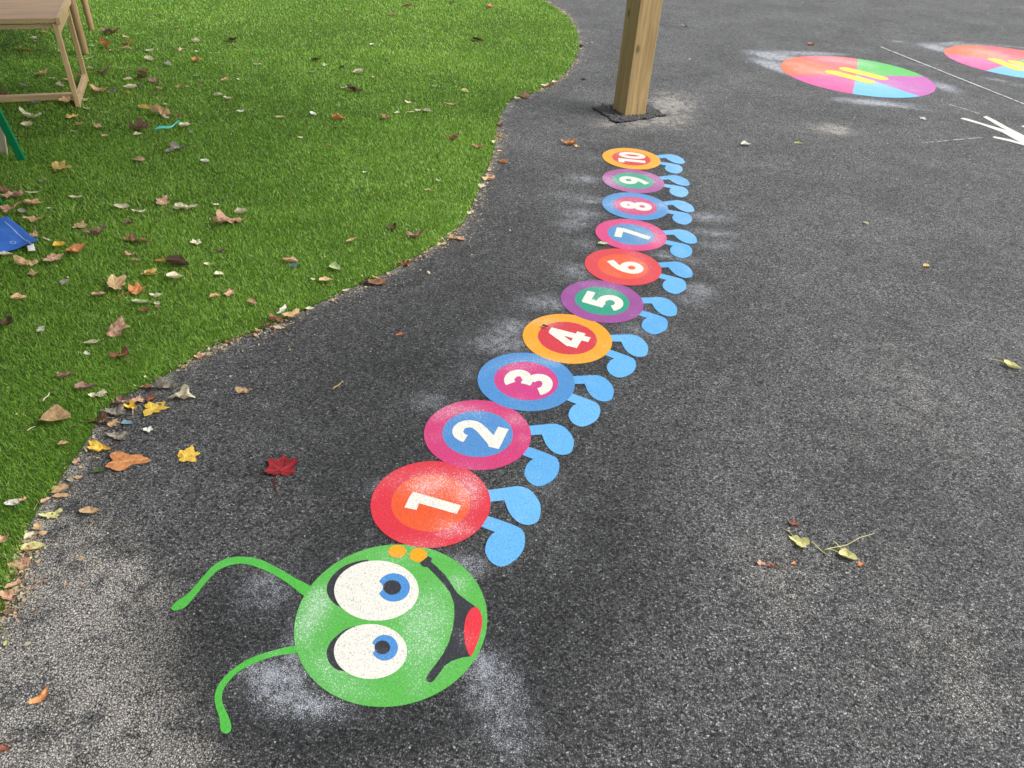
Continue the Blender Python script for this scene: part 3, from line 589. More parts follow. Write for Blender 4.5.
# ------------------------------------------------------------------ canopy unseen on the post, added to shade the near and left side
cy_ = empty('added_canopy', (pc.x, pc.y, 0)); tag(cy_, 'added unseen timber roof with translucent sheet on the timber post, for shade', 'added_canopy')
t = NT('roof_sheet'); t.fin((.6, .6, .58), .5, .3); tr = t.node('ShaderNodeBsdfTranslucent'); tr.inputs[0].default_value = (.50, .51, .52, 1)
mx = t.node('ShaderNodeMixShader'); mx.inputs[0].default_value = .55; t.l.new(t.b.outputs[0], mx.inputs[1]); t.l.new(tr.outputs[0], mx.inputs[2]); t.l.new(mx.outputs[0], t.out.inputs[0])
bm = bmesh.new(); boxm(bm, (-3.4, -3.2, 2.95), (7.2, 6.9, .012)); fin_bm(bm, 'roof_sheet', t.m, cy_, 0)
bm = bmesh.new(); boxm(bm, (-3.4, 0, 2.75), (7.2, .1, .19)); fin_bm(bm, 'front_beam', mw, cy_, .004)
bm = bmesh.new(); boxm(bm, (-3.4, -6.2, 2.75), (7.2, .1, .19)); fin_bm(bm, 'rear_beam', mw, cy_, .004)
for k in range(8):
    bm = bmesh.new(); boxm(bm, (.1 - k * 1.0, -3.2, 2.895), (.05, 6.8, .09)); fin_bm(bm, 'rafter', mw, cy_, .003)

# ------------------------------------------------------------------ wooden table (end frame visible), second table behind
mt = mat_wood('table_wood', (.66, .47, .27), (.50, .34, .18), (1.2, 9, 9), 11, False, .5)
mtd = mat_wood('table_top_wood', (.60, .40, .24), (.46, .29, .16), (.8, 10, 10), 10, False, .55)
mtl = mat_wood('table_leg_wood', (.70, .50, .27), (.54, .36, .18), (9, 9, 1), 10, False, .5)
ft = Vector(un(81.5, 107.5, .01)); ft.z = 0; bk = Vector(un(89.5, 80.5, .01)); bk.z = 0
dv = (bk - ft); wid = dv.length; dv.normalize(); lv = Vector(un(0, 97.5, .02)) - Vector(un(70, 91, .02)); lv.z = 0
lv = Vector((-dv.y, dv.x, 0))                                    # the long side runs off to the left
yaw = math.atan2(dv.x * -1, dv.y)
TH = .485; TL = 1.25
tb = empty('wooden_table', tuple(ft), math.atan2(-lv.y, -lv.x)); tag(tb, 'low wooden table on the turf with open floor rails, at the top left corner', 'table')
# local axes: -x along the long side, +y across to the back legs
w_ = wid; lt = .032
def legx(x, y):
    bm = bmesh.new(); boxm(bm, (x, y, (TH - .03) / 2 + .006), (lt * .8, lt, TH - .03 - .012)); fin_bm(bm, 'leg', mtl, tb, .003)
sgn = -1 if (Vector((-lv.x, -lv.y, 0)).cross(dv)).z < 0 else 1
for x in (-lt / 2, -TL + lt / 2):
    for y in (lt / 2, w_ - lt / 2): legx(x, sgn * y)
for x in (-lt / 2 - .002, -TL + lt / 2 + .002):
    bm = bmesh.new(); boxm(bm, (x, sgn * w_ / 2, .034), (lt * .7, w_ - 2 * lt - .004, .046)); fin_bm(bm, 'floor_rail', mt, tb, .003)
    bm = bmesh.new(); boxm(bm, (x + .0, sgn * w_ / 2, TH - .062), (lt * .7, w_ - 2 * lt - .004, .055)); fin_bm(bm, 'apron', mt, tb, .003)
bm = bmesh.new(); boxm(bm, (-TL / 2, sgn * .165, .030), (TL - lt * 1, .03, .036)); fin_bm(bm, 'stretcher', mt, tb, .003)
for y in (.018, w_ - .018):
    bm = bmesh.new(); boxm(bm, (-TL / 2, sgn * y, TH - .045), (TL - lt * 2.2, .018, .022)); fin_bm(bm, 'side_apron', mt, tb, .002)
bm = bmesh.new(); boxm(bm, (-TL / 2, sgn * w_ / 2, TH - .013), (TL - .016, w_ + .014, .024)); fin_bm(bm, 'tabletop', mtd, tb, .003)
for x in (.009, -TL - .009 + .0):
    bm = bmesh.new(); boxm(bm, (x - .005, sgn * w_ / 2, TH - .016), (.022, w_ + .016, .036)); fin_bm(bm, 'edge_strip', mtl, tb, .003)

f2 = Vector(un(86, 55)); b2 = Vector(un(92, 31)); f2.z = b2.z = 0
d2 = (b2 - f2); w2 = d2.length; d2.normalize(); l2 = Vector((-d2.y, d2.x, 0))
t2 = empty('wooden_table', tuple(f2), math.atan2(-l2.y, -l2.x)); tag(t2, 'taller brown wooden table with round legs, mostly out of frame behind the low table', 'table')
def rleg(x, y):
    bm = bmesh.new(); bmesh.ops.create_cone(bm, cap_ends=True, segments=20, radius1=.021, radius2=.027, depth=.52, matrix=Matrix.Translation((x, y, .268)))
    fin_bm(bm, 'leg', mat_leg2, t2, .0, smooth=False)
mat_leg2 = mat_wood('dark_leg_wood', (.48, .32, .17), (.34, .21, .11), (9, 9, 1), 10, False, .45)
for x in (0, -1.0):
    for y in (0, w2): rleg(x, y)
bm = bmesh.new(); boxm(bm, (-.5, w2 / 2, .552), (1.12, w2 + .12, .03)); fin_bm(bm, 'tabletop', mtd, t2, .008)
for y in (.0, w2):
    bm = bmesh.new(); boxm(bm, (-.5, y, .50), (.94, .02, .065)); fin_bm(bm, 'apron', mat_leg2, t2, .003)
for x in (0, -1.0):
    bm = bmesh.new(); boxm(bm, (x, w2 / 2, .50), (.02, w2 - .06, .065)); fin_bm(bm, 'end_apron', mat_leg2, t2, .003)

# ------------------------------------------------------------------ green framed play stand, cream cloth, blue cloth
mg = mat_plain('green_plastic', (.0, .20, .075), .35, .5, 40, .06)
g0 = Vector(un(22.5, 160, .012)); g0.z = 0
gdir = Vector(un(-4, 106, .30)) - g0
gs = empty('green_stand', tuple(g0)); tag(gs, 'green plastic stand with a slanting flat leg on the turf at the left edge', 'play stand')
top = Vector(un(-20, 78, .40)) - g0
foot2 = Vector(un(-2, 203, .01)) - g0; foot2.z = 0.006
foot1 = Vector((0, 0, .006))
for a_, b_, n_ in ((foot1, top, 'leg'), (foot2, foot2 + Vector((top.x, top.y * .4, top.z)), 'leg')):
    bm = bmesh.new(); bar(bm, a_, b_, .016, .036, Vector((1, .15, 0))); fin_bm(bm, n_, mg, gs, .004)
bm = bmesh.new(); bar(bm, top, foot2 + Vector((top.x, top.y * .4, top.z)), .034, .03); fin_bm(bm, 'top_rail', mg, gs, .004)
bm = bmesh.new(); p_ = Vector((-.42, .06, 0)); bar(bm, top + Vector((-.004, 0, -.005)), top + Vector((-.40, 0, -top.z + .006)), .036, .022); fin_bm(bm, 'back_leg', mg, gs, .004)
bm = bmesh.new(); tb2 = foot2 + Vector((top.x, top.y * .4, top.z)); bar(bm, tb2 + Vector((-.004, 0, -.005)), tb2 + Vector((-.40, 0, -top.z + .006)), .036, .022); fin_bm(bm, 'back_leg', mg, gs, .004)

def cloth(name, corners, nu, nv, amp, z, mat, seed, fn=None):
    V = []; F = []; c = [np.array(q_) for q_ in corners]
    for i in range(nu + 1):
        for j in range(nv + 1):
            a, b = i / nu, j / nv; p = (c[0] * (1 - a) + c[1] * a) * (1 - b) + (c[3] * (1 - a) + c[2] * a) * b
            h = noise.noise(Vector((p[0] * 9 + seed, p[1] * 9, seed))) * amp + noise.noise(Vector((p[0] * 30, p[1] * 30 + seed, 1))) * amp * .35
            V.append([p[0], p[1], z + h + (fn(a, b) if fn else 0)])
    for i in range(nu):
        for j in range(nv): k = i * (nv + 1) + j; F.append((k, k + nv + 1, k + nv + 2, k + 1))
    n = len(V); V += [[v[0], v[1], v[2] - .004] for v in V]; F += [tuple(x + n for x in f_[::-1]) for f_ in F]
    edge = [i * (nv + 1) for i in range(nu + 1)] + [nu * (nv + 1) + j for j in range(1, nv + 1)] + [i * (nv + 1) + nv for i in range(nu - 1, -1, -1)] + [j for j in range(nv - 1, 0, -1)]
    F += [(edge[i], edge[(i + 1) % len(edge)], edge[(i + 1) % len(edge)] + n, edge[i] + n) for i in range(len(edge))]
    o = mesh(name, V, F, mat, None, True)
    bm = bmesh.new(); bm.from_mesh(o.data); bmesh.ops.recalc_face_normals(bm, faces=bm.faces); bm.to_mesh(o.data); bm.free(); return o
t = NT('blue_fabric'); P = t.geo(); wv = t.noise(t.scale(P, (40, 400, 40)), 3, 2); sm = t.noise(P, 14, 4, .6)
col = t.mix(sm, (.015, .07, .34), (.05, .18, .56)); t.bump(wv, .4, .001); mb = t.fin(col, .75, .2)
z_ = .03; cl = cloth('blue_cloth', [un(-60, 232, z_)[:2], un(8, 217, z_)[:2], un(39, 242, z_)[:2], un(-44, 262, z_)[:2]], 30, 26, .012, .034, mb, 3.3, lambda a, b: .012 * math.sin(a * 9 + b * 5) * (1 - a * .5))
tag(cl, 'creased blue fabric lying on the turf at the left edge', 'cloth')
st_ = mat_plain('stitching', (.35, .45, .75), .8, .1)
V = []; F = []
pA, pB = un(9, 220, .04), un(36, 242, .04)
for i in range(41):
    t_ = i / 40; p = pA * (1 - t_) + pB * t_; V += [(p[0] - .012, p[1] - .010, 0), (p[0] - .014, p[1] - .013, 0)]
from mathutils.bvhtree import BVHTree
bv = BVHTree.FromPolygons([v.co[:] for v in cl.data.vertices], [p.vertices[:] for p in cl.data.polygons])
def drape(V, dz=.0015):
    out = []
    for v in V:
        h = bv.ray_cast(Vector((v[0], v[1], .3)), Vector((0, 0, -1))); out.append((v[0], v[1], (h[0].z if h[0] is not None else .034) + dz))
    return out
F = [(2 * i, 2 * i + 2, 2 * i + 3, 2 * i + 1) for i in range(40)]
mesh('seam', drape(V), F, st_, cl)
c0 = un(12.5, 241, .038); V = []; F = []
for i in range(24):
    a = i / 24 * 6.283; V += [(c0[0] + .011 * math.cos(a), c0[1] + .011 * math.sin(a), 0), (c0[0] + .008 * math.cos(a), c0[1] + .008 * math.sin(a), 0)]
F = [(2 * i, 2 * i + 1, (2 * i + 3) % 48, (2 * i + 2) % 48) for i in range(24)]
mesh('printed_emblem', drape(V), F, st_, cl)
cw = cloth('care_label', [un(26.5, 245, .03)[:2], un(33.5, 243, .03)[:2], un(35, 250, .03)[:2], un(28, 250.5, .03)[:2]], 4, 4, .002, .03, mat_plain('white_tape', (.75, .74, .70), .7, .2), 5); cw.parent = cl

# cream fabric flap hanging inside the stand
V = []; F = []; nu, nv = 12, 14
q0 = [Vector(un(-12, 116, .2)), Vector(un(4, 124, .17)), Vector(un(11, 153, .03)), Vector(un(-12, 151, .03))]
for i in range(nu + 1):
    for j in range(nv + 1):
        a, b = i / nu, j / nv; p = (q0[0] * (1 - a) + q0[1] * a) * (1 - b) + (q0[3] * (1 - a) + q0[2] * a) * b
        V.append((p.x, p.y + .02 * math.sin(a * 11) * (.3 + b), p.z + .006 * math.sin(a * 17)))
for i in range(nu):
    for j in range(nv): k = i * (nv + 1) + j; F.append((k, k + nv + 1, k + nv + 2, k + 1))
o = mesh('fabric_flap', V, F, mat_plain('cream_fabric', (.72, .64, .50), .85, .15), gs, True); o.location = -g0
so = o.modifiers.new('thick', 'SOLIDIFY'); so.thickness = .004

# ------------------------------------------------------------------ leaves
LC = {'t': ('tan', (220, 190, 148), (186, 146, 104)), 'p': ('pale cream', (232, 226, 200), (206, 192, 156)), 'b': ('brown', (172, 128, 98), (126, 88, 66)), 'd': ('dark brown', (112, 84, 68), (72, 54, 44)),
      'o': ('orange-brown', (224, 158, 102), (184, 116, 72)), 'k': ('pinkish brown', (222, 182, 154), (180, 132, 108)), 'g': ('grey', (168, 162, 146), (116, 108, 98)), 'y': ('yellow', (242, 208, 96), (222, 172, 60)),
      'w': ('whitish', (236, 236, 226), (214, 210, 196)), 'G': ('dark green', (84, 96, 50), (50, 66, 30)), 'R': ('rust red', (150, 94, 74), (108, 62, 50)), 'u': ('purple-brown', (164, 128, 114), (112, 84, 76)),
      'e': ('pale green', (206, 218, 168), (164, 184, 124)), 'n': ('yellow-tan', (232, 202, 128), (206, 164, 92)), 'c': ('pale yellow', (230, 228, 166), (204, 200, 124)), 'D': ('deep red', (156, 34, 42), (104, 20, 28)), 'l': ('blue-grey', (150, 176, 190), (104, 134, 150))}
LM = {k: mat_leaf('leaf_' + v[0].replace(' ', '_').replace('-', '_'), v[1], v[2]) for k, v in LC.items()}
MAP = [(0, 1.0), (7, .80), (13, .80), (22, .60), (36, .76), (42, .78), (51, .95), (60, .76), (68, .70), (78, .54), (95, .64), (106, .74), (118, .60), (140, .52), (165, .40), (180, .16)]
def outline(ty, rnd):
    N = 56; out = []
    lobes = {l_: rnd.uniform(.72, 1.12) for l_ in (0, 51, -51, 106, -106)}; skew = rnd.uniform(-.12, .12)
    jit = [rnd.uniform(.86, 1.12) for _ in range(N)]; ph = rnd.uniform(0, 6.28); asp = rnd.uniform(.5, .85)
    for i in range(N):
        a = i / N * 2 * math.pi
        if ty == 'M':
            d = math.degrees(a); d = d if d <= 180 else 360 - d
            for (p0, r0), (p1, r1) in zip(MAP, MAP[1:]):
                if p0 <= d <= p1: r_ = r0 + (r1 - r0) * (d - p0) / (p1 - p0); break
            da = (math.degrees(a) + 180) % 360 - 180; ll = min(lobes, key=lambda q: abs(q - da))
            r_ = .12 + (r_ - .12) * (lobes[ll] * .6 + .4 if r_ < .6 else lobes[ll]); r_ *= .5 * (.92 + .45 * (jit[i] - .9)) * 1.05; a += skew * math.sin(a * 2)
            out.append((r_ * math.cos(a) - .08, r_ * math.sin(a)))
        elif ty in 'O':
            x = math.cos(a); s_ = math.sin(a); out.append((.5 * x, asp * .5 * s_ * (1 - .25 * x) * (abs(s_) ** .25) * (.90 + .25 * (jit[i] - .86) + .10 * math.sin(5 * a + ph))))
        elif ty == 'S':
            x = math.cos(a); s_ = math.sin(a); out.append((.5 * x, .075 * s_ + .05 * math.sin(x * 2 + ph)))
        else:
            r_ = .42 + .10 * math.sin(3 * a + ph) + .07 * math.sin(5 * a + ph * 2) + .05 * (jit[i] - 1) * 3
            out.append((r_ * math.cos(a) * 1.1, r_ * math.sin(a) * .72))
    return out
def leaf_mesh(ty, size, seed, name, flat=False):
    rnd = random.Random(seed); O = outline(ty, rnd); N = len(O); K = 6; V = []; F = []; W = []
    fold = {'M': .35, 'O': .55, 'C': .35, 'S': .3, 'I': .3}[ty] * rnd.uniform(.4, 1.3); cx = rnd.uniform(.2, .9); cy = rnd.uniform(.1, .8); am = {'M': .13, 'O': .05, 'C': .17, 'S': .05, 'I': .1}[ty]
    if flat: fold *= .2; cx *= .2; cy *= .15; am *= .35
    dirn = rnd.uniform(0, 6.28); sx = Vector((rnd.uniform(0, 50), rnd.uniform(0, 50), 0)); rollk = rnd.uniform(.2, 1.3) if ty in 'OC' and not flat else 0
    def lift(x, y):
        x2, y2 = x * math.cos(dirn) + y * math.sin(dirn), -x * math.sin(dirn) + y * math.cos(dirn)
        z = fold * abs(y) + cx * x * x * .55 + cy * x2 * x2 * .7 + am * noise.noise(Vector((x * 3.2, y * 3.2, 0)) + sx) + am * .4 * noise.noise(Vector((x * 9, y * 9, 5)) + sx)
        yy = y
        if rollk: yy = y * (1 - .35 * rollk * abs(y) * 2); z += rollk * y * y * .9
        return (x * size, yy * size, z * size)
    lob = [0, 51, -51, 106, -106] if ty == 'M' else [0, 180]
    def vein(x, y):
        a = math.degrees(math.atan2(y, x + .08)); r_ = math.hypot(x + .08, y); d = min(abs((a - l + 180) % 360 - 180) for l in lob)
        return max(0.0, 1 - math.radians(d) * r_ / .022) if r_ > .02 else 1.0
    V.append(lift(-.08 if ty == 'M' else 0, 0)); W.append(1.0)
    o0 = (-.08, 0) if ty == 'M' else (0, 0)
    for k in range(1, K + 1):
        for (x, y) in O:
            x_, y_ = o0[0] + (x - o0[0]) * k / K, o0[1] + (y - o0[1]) * k / K; V.append(lift(x_, y_)); W.append(vein(x_, y_))
    F += [(0, 1 + i, 1 + (i + 1) % N) for i in range(N)]
    for k in range(K - 1): F += [(1 + k * N + i, 1 + (k + 1) * N + i, 1 + (k + 1) * N + (i + 1) % N, 1 + k * N + (i + 1) % N) for i in range(N)]
    zm = sorted(v[2] for v in V)[len(V) // 12]; V = [(v[0], v[1], v[2] - zm) for v in V]
    me = bpy.data.meshes.new(name); me.from_pydata(V, [], F); me.update(); fattr(me, 'vein', W); return me, V[1 + (K - 1) * N + N // 2]
def tube(name, pts, r0, r1, mat, parent=None):
    V = []; F = []; n = 6
    for i, p in enumerate(pts):
        p = Vector(p); d = (Vector(pts[min(i + 1, len(pts) - 1)]) - Vector(pts[max(i - 1, 0)])).normalized(); s_ = d.cross(Vector((0, 0, 1)));
        s_ = s_.normalized() if s_.length > .01 else Vector((1, 0, 0)); u_ = s_.cross(d); r_ = r0 + (r1 - r0) * i / (len(pts) - 1)
        V += [tuple(p + (s_ * math.cos(k / n * 6.283) + u_ * math.sin(k / n * 6.283)) * r_) for k in range(n)]
    for i in range(len(pts) - 1): F += [(i * n + k, i * n + (k + 1) % n, (i + 1) * n + (k + 1) % n, (i + 1) * n + k) for k in range(n)]
    F += [tuple(range(n))[::-1], tuple(range((len(pts) - 1) * n, len(pts) * n))]
    o = mesh(name, V, F, mat, parent, True); fattr(o.data, 'vein', np.zeros(len(V))); return o

# image x, y, width in pixels, form, colour, [rotation in degrees]
LEAVES = """44 32 7 O t;33 38 6 O p;37 41 5 I g;24 49 9 C o;60 51 5 I t;88 44 10 S e;89 57 10 S w 35;89 68 6 O p;42 73 12 C t;52 78 5 I p;24 84 13 S g -25;60 85 8 O p;68 79 7 I t;66 100 19 M t 250;81 76 7 C b
3 96 13 C b;35 103 9 C g;30 116 14 C p;28 125 12 O p -15;71 115 15 M n 30;79 124 8 O t;75 131 5 I p;98 126 9 M t;86 108 8 O p;86 99 6 I p;105 136 6 O t;110 32 13 C u;125 36 5 I t;128 42 10 M o;105 45 11 C o;110 50 7 I t;126 48 9 O t
150 50 9 O p;149 59 9 O p;181 49 8 M k;196 60 9 C o 80;198 51 5 I p;196 41 8 O p;168 64 8 O w;125 68 15 S g 10;103 72 12 C u;142 72 10 O b;141 77 12 O d;154 80 14 M u;128 79 7 O p;130 87 11 O p;139 85 7 O g;159 88 7 O t;100 90 14 C t;113 91 9 C g
127 92 6 O n;179 86 9 M t;187 86 5 I t;197 75 6 I e;202 83 5 O d 70;225 80 7 O t;238 79 4 I p;217 95 8 O p;228 98 8 O p;232 39 11 O d;159 15 5 O d;171 23 4 I p;144 107 11 O n;160 112 19 C t;178 115 8 C k;165 117 8 C p;141 127 18 C u;138 134 7 O p
185 125 10 O p;190 132 6 O w;176 147 14 C g;170 151 8 O g;138 159 14 M k;205 161 9 O w;60 167 21 M n 10;44 181 7 C g;241 111 6 I w;165 104 5 I p;178 27 5 I b
407 5 9 O b;393 14 8 O t;348 10 5 I t;451 2 6 I d;490 6 8 M o;503 9 5 I d;478 39 11 O d -8;381 36 4 I d;372 44 4 I w;354 38 3 I d;316 59 9 C d;325 65 5 I w;312 72 6 O e -40;342 67 7 O G -40;358 72 9 O p;345 87 6 I w;353 89 12 C d;337 85 4 I G;373 77 5 I p
258 64 8 O p;280 117 8 O c 15;313 114 7 O w -25;338 118 11 O o 12;335 128 5 I G;329 145 6 M t;386 117 9 C b;397 112 5 I w;411 111 8 S p 12;418 110 5 I p;427 110 9 O p;434 86 6 I w;465 91 7 O c -15;408 102 5 I p;452 103 15 S t 4;453 137 10 C R 25;478 146 9 C b;439 153 4 I d
365 172 4 I w;428 189 8 M t;438 180 4 I p;301 137 4 I p;500 125 7 O R -30;501 137 8 O t -35;500 151 6 O t;503 162 7 O o;490 170 6 O t 60;489 179 10 C t;482 186 8 O p 30;489 175 7 I k
76 197 11 O p;32 191 12 S p 20;5 189 12 C b;13 195 19 C k;31 202 19 M t 20;11 208 16 C k 40;23 211 9 O g;49 208 5 I p;35 220 14 C t 15;33 233 13 M k;48 239 10 S p;6 254 11 O p;79 225 17 M t 10;96 232 15 C u;129 223 9 C u;122 206 13 O p 5;139 211 10 C p;162 201 16 M k 20;184 207 19 C p 8
216 204 6 M p;228 219 26 C k 12;241 212 11 O p -3;131 239 14 C b -10;144 241 10 O b -10;60 245 11 O y 10;75 249 23 M o -10;53 257 23 M k 5;24 264 17 C t;34 272 15 M k;65 282 11 M g;196 242 14 M p;222 250 8 O d 80;129 254 11 M k;136 260 8 C k;160 260 8 C o
177 263 20 O d 6;207 264 6 I p;149 273 19 M n 0;175 277 14 O p 22;219 274 8 O p 25;188 272 4 I b;117 285 27 M t 15;137 289 21 M o 40;99 294 12 O k;140 302 14 O e 12;156 296 9 C p;157 303 8 O p;158 307 6 O k;145 310 7 C R;19 298 13 O t 25;7 323 17 C d -8
41 329 11 M w;116 328 28 M k 20;93 342 15 O p 5;87 354 7 O w;121 354 18 C R -5;126 360 4 I d;229 292 13 M k;215 296 9 O t 20;252 302 10 O k -20;229 343 8 C b;200 356 10 C k 35;393 227 11 C d -40;415 235 13 C u 15;352 240 10 O t;290 260 14 O k;293 266 9 O l
335 267 11 O e;313 279 5 I p;326 280 12 O t 20;378 282 20 O b 5;377 277 11 S t;366 281 7 C d;405 264 10 C R;453 238 9 O t;461 239 9 O k -10;442 244 9 O c;292 315 16 C t 40;283 310 10 C w 60;275 319 13 C b;277 328 8 O p;267 325 8 C d;258 330 6 I t;400 334 8 C R
65 376 12 C u;85 387 16 O u 20;99 393 16 C p -5;56 418 28 O t 0;63 443 9 O t;147 387 9 C b;164 386 21 C g 5;182 396 22 C p 5;137 400 15 M k;122 402 16 C u;131 407 13 C y -20;150 398 13 M R;154 407 27 M y 15;115 412 19 C g;101 421 17 C d;113 423 15 M t -40;127 423 10 O l
148 429 11 M w -60;118 436 17 C g;98 448 20 C y -10;125 459 34 I o 20;187 454 27 M y 30;243 392 13 C t;99 471 11 O G 20;90 511 18 O t 5;78 477 7 I t;52 515 15 C c 15;38 527 13 M t;33 547 19 O c 20;3 540 16 C k;11 503 11 O w;17 502 9 O w -40;22 500 8 C k
60 489 15 O t 30;62 496 14 O t 15;77 462 9 M k;21 565 18 C k -10;5 596 15 C k;41 697 15 C o 60;3 749 13 C R;281 465 34 M D 97;800 542 18 I c -60;795 524 10 C R;848 556 16 O c -25;861 564 7 C o;794 563 5 I o;771 565 8 I R;761 563 8 C k;1012 366 15 O c -35;927 266 7 O n;866 223 6 O p -60
923 118 8 M w;799 143 8 O c;746 144 9 O w;811 44 7 C o;685 26 6 C g;690 59 3 I w;583 79 5 I d;570 143 12 C o;577 146 5 I n;603 243 9 O e 10;545 326 6 O d -20;545 85 7 O p;552 84 6 I d;525 97 9 O k -20;518 98 7 O p;548 86 6 O R;581 46 5 O d;578 55 4 I R
70 480 8 O p;46 500 9 O k 50;30 536 10 O p 60;12 585 12 O k 50;310 309 8 O p 20;347 290 8 O p 25;425 252 7 O p 30;470 213 7 O p 60;494 142 6 O p 80;555 82 6 O p 30"""
SPEC = {(66, 100): 'large tan maple leaf lying against the table foot and long rail', (154, 407): 'bright yellow maple leaf on asphalt beside the heap at the turf edge', (187, 454): 'yellow star-shaped leaf alone on asphalt, right of the large orange leaf', (125, 459): 'largest orange-pink leaf, flat on asphalt by the turf edge',
        (281, 465): 'deep red maple leaf with stalk on asphalt above the caterpillar head', (116, 328): 'largest pinkish brown leaf on turf above the heap at the edge', (603, 243): 'small green leaf resting on the edge of the number 7 disc', (545, 326): 'tiny dark leaf scrap lying on the number 4 disc',
        (800, 542): 'folded pale yellow leaf with stalk on asphalt, right of the caterpillar head', (848, 556): 'curled yellow-green leaf beside the folded pale yellow leaf', (1012, 366): 'yellow-green leaf on asphalt at the right edge of the photo', (811, 44): 'orange-brown crumpled leaf beyond the whole colour wheel',
        (923, 118): 'white star-shaped scrap between the whole wheel and the arrow strokes', (60, 167): 'yellow-tan maple leaf with stalk on turf right of the green stand leg', (378, 282): 'long brown leaf lying on the asphalt where it meets the turf', (228, 219): 'long pinkish torn leaf in the middle of the left turf',
        (56, 418): 'long orange-tan curled leaf on turf left of the heap', (182, 396): 'pale cream crumpled leaf on asphalt right of the bright yellow maple leaf', (98, 448): 'crumpled yellow leaf on asphalt just above the largest orange-pink leaf', (478, 39): 'dark brown leaf on bright turf left of its rounded tip',
        (41, 697): 'orange-brown leaf alone on pale asphalt below the lower antenna side', (41, 329): 'small whitish leaf alone on turf, left of the largest pinkish leaf', (570, 143): 'orange-brown leaf on asphalt left of the number 10 disc', (137, 289): 'bright orange-brown leaf overlapping a tan maple leaf on turf'}
LAND = [((82, 107), 'table foot'), ((167, 125), 'teal plastic strip'), ((38, 243), 'blue cloth corner'), ((22, 160), 'green stand foot'), ((154, 407), 'bright yellow leaf'), ((125, 459), 'largest orange leaf'), ((281, 465), 'deep red leaf'), ((116, 328), 'largest pinkish leaf'), ((577, 45), 'turf tip'), ((630, 115), 'timber post'),
        ((92, 32), 'back table foot'), ((338, 118), 'rust-orange mid-turf leaf'), ((228, 219), 'long torn pinkish leaf'), ((378, 282), 'long brown edge leaf'), ((430, 503), 'number 1 disc'), ((630, 158), 'number 10 disc'), ((570, 335), 'number 4 disc'), ((630, 235), 'number 7 disc'), ((855, 75), 'whole colour wheel'), ((980, 125), 'white arrow'), ((800, 542), 'folded pale yellow leaf'), ((185, 654), 'antenna tip'), ((478, 39), 'dark turf-tip leaf')]
FORM = {'M': 'maple leaf', 'O': 'oval leaf', 'C': 'crumpled leaf', 'S': 'narrow strip', 'I': 'leaf scrap'}
rows = [r_.split() for ln in LEAVES.split('\n') for r_ in ln.split(';')]
used = {}
TURFTOP = .0165
def leaf_label(x, y, ty, c, wsize, turf):
    key = (x, y)
    if key in SPEC: return SPEC[key]
    szs = 'tiny ' if wsize < .03 else 'small ' if wsize < .055 else '' if wsize < .085 else 'big '
    cand = sorted(LAND, key=lambda l: np.linalg.norm(un(*l[0])[:2] - un(x, y)[:2]))
    cand = [l for l in cand if l[0] != key]
    for l in cand[:5]:
        dv_ = np.linalg.norm(un(*l[0])[:2] - un(x, y)[:2]) * 100; dx, dy = x - l[0][0], (y - l[0][1]) * 1.5
        a = math.degrees(math.atan2(-dy, dx)) % 360
        dr = ['right of', 'up and right of', 'above', 'up and left of', 'left of', 'down and left of', 'below', 'down and right of'][int((a + 22.5) // 45) % 8]
        cm = int(round(dv_ / 5) * 5) if dv_ > 12 else int(round(dv_))
        lab = f"{szs}{LC[c][0]} {FORM[ty]} on {'turf' if turf else 'asphalt'}, {max(cm, 2)} cm {dr} {l[1]}"
        if len(lab.split()) <= 16 and lab not in used: used[lab] = 1; return lab
    lab2 = lab.replace(f'{max(cm,2)} cm', f'{dv_:.0f} cm'); used[lab2] = 1; return lab2
for i, r_ in enumerate(rows):
    x, y, s_ = int(r_[0]), int(r_[1]), float(r_[2]); ty, c = r_[3], r_[4]
    p0 = un(x, y)[:2]; turf = bool(in_poly(np.array([p0[0]]), np.array([p0[1]]), turf_poly)[0])
    z0 = TURFTOP if turf else .002
    if (x, y) in ((603, 243), (545, 326)): z0 = .0075
    size = s_ * depth(x, y, z0) / FPX * (1.22 if ty in 'MC' else 1.15)
    rnd = random.Random(i * 7 + 3)
    rot = R(float(r_[5])) if len(r_) > 5 else R(rnd.uniform(-35, 35) if ty in 'OS' else rnd.uniform(0, 360) if ty == 'M' else rnd.uniform(-30, 30))
    if rnd.random() < .5 and ty in 'OS' and len(r_) < 6: rot += math.pi
    flat = (x, y) in ((125, 459), (281, 465), (154, 407), (187, 454))
    me, tip = leaf_mesh(ty, size, i * 13 + 5, 'fallen_leaf', flat)
    o = link('fallen_leaf', me, LM[c], None, True)
    p = un(x, y, z0 + size * .08)
    o.location = (p[0], p[1], z0); o.rotation_euler = (rnd.uniform(-.10, .10), rnd.uniform(-.10, .10) , rot)
    if turf: o.rotation_euler[0] *= 2.2; o.rotation_euler[1] *= 2.2
    tag(o, leaf_label(x, y, ty, c, size, turf), 'leaf', 'fallen leaves on turf and asphalt')
    if (x, y) in ((281, 465), (60, 167), (848, 556), (137, 289), (1012, 366), (800, 542)):
        bx = -.08 * size if ty == 'M' else -.42 * size; L = size * .75
        pts = [(bx - L * k / 5, .10 * L * math.sin(k * .7), max(tip[2] * .4, 0.001) * (1 - k / 5) + .0015) for k in range(6)]
        tube('stalk', pts, .0011, .0009, LM[c], o)

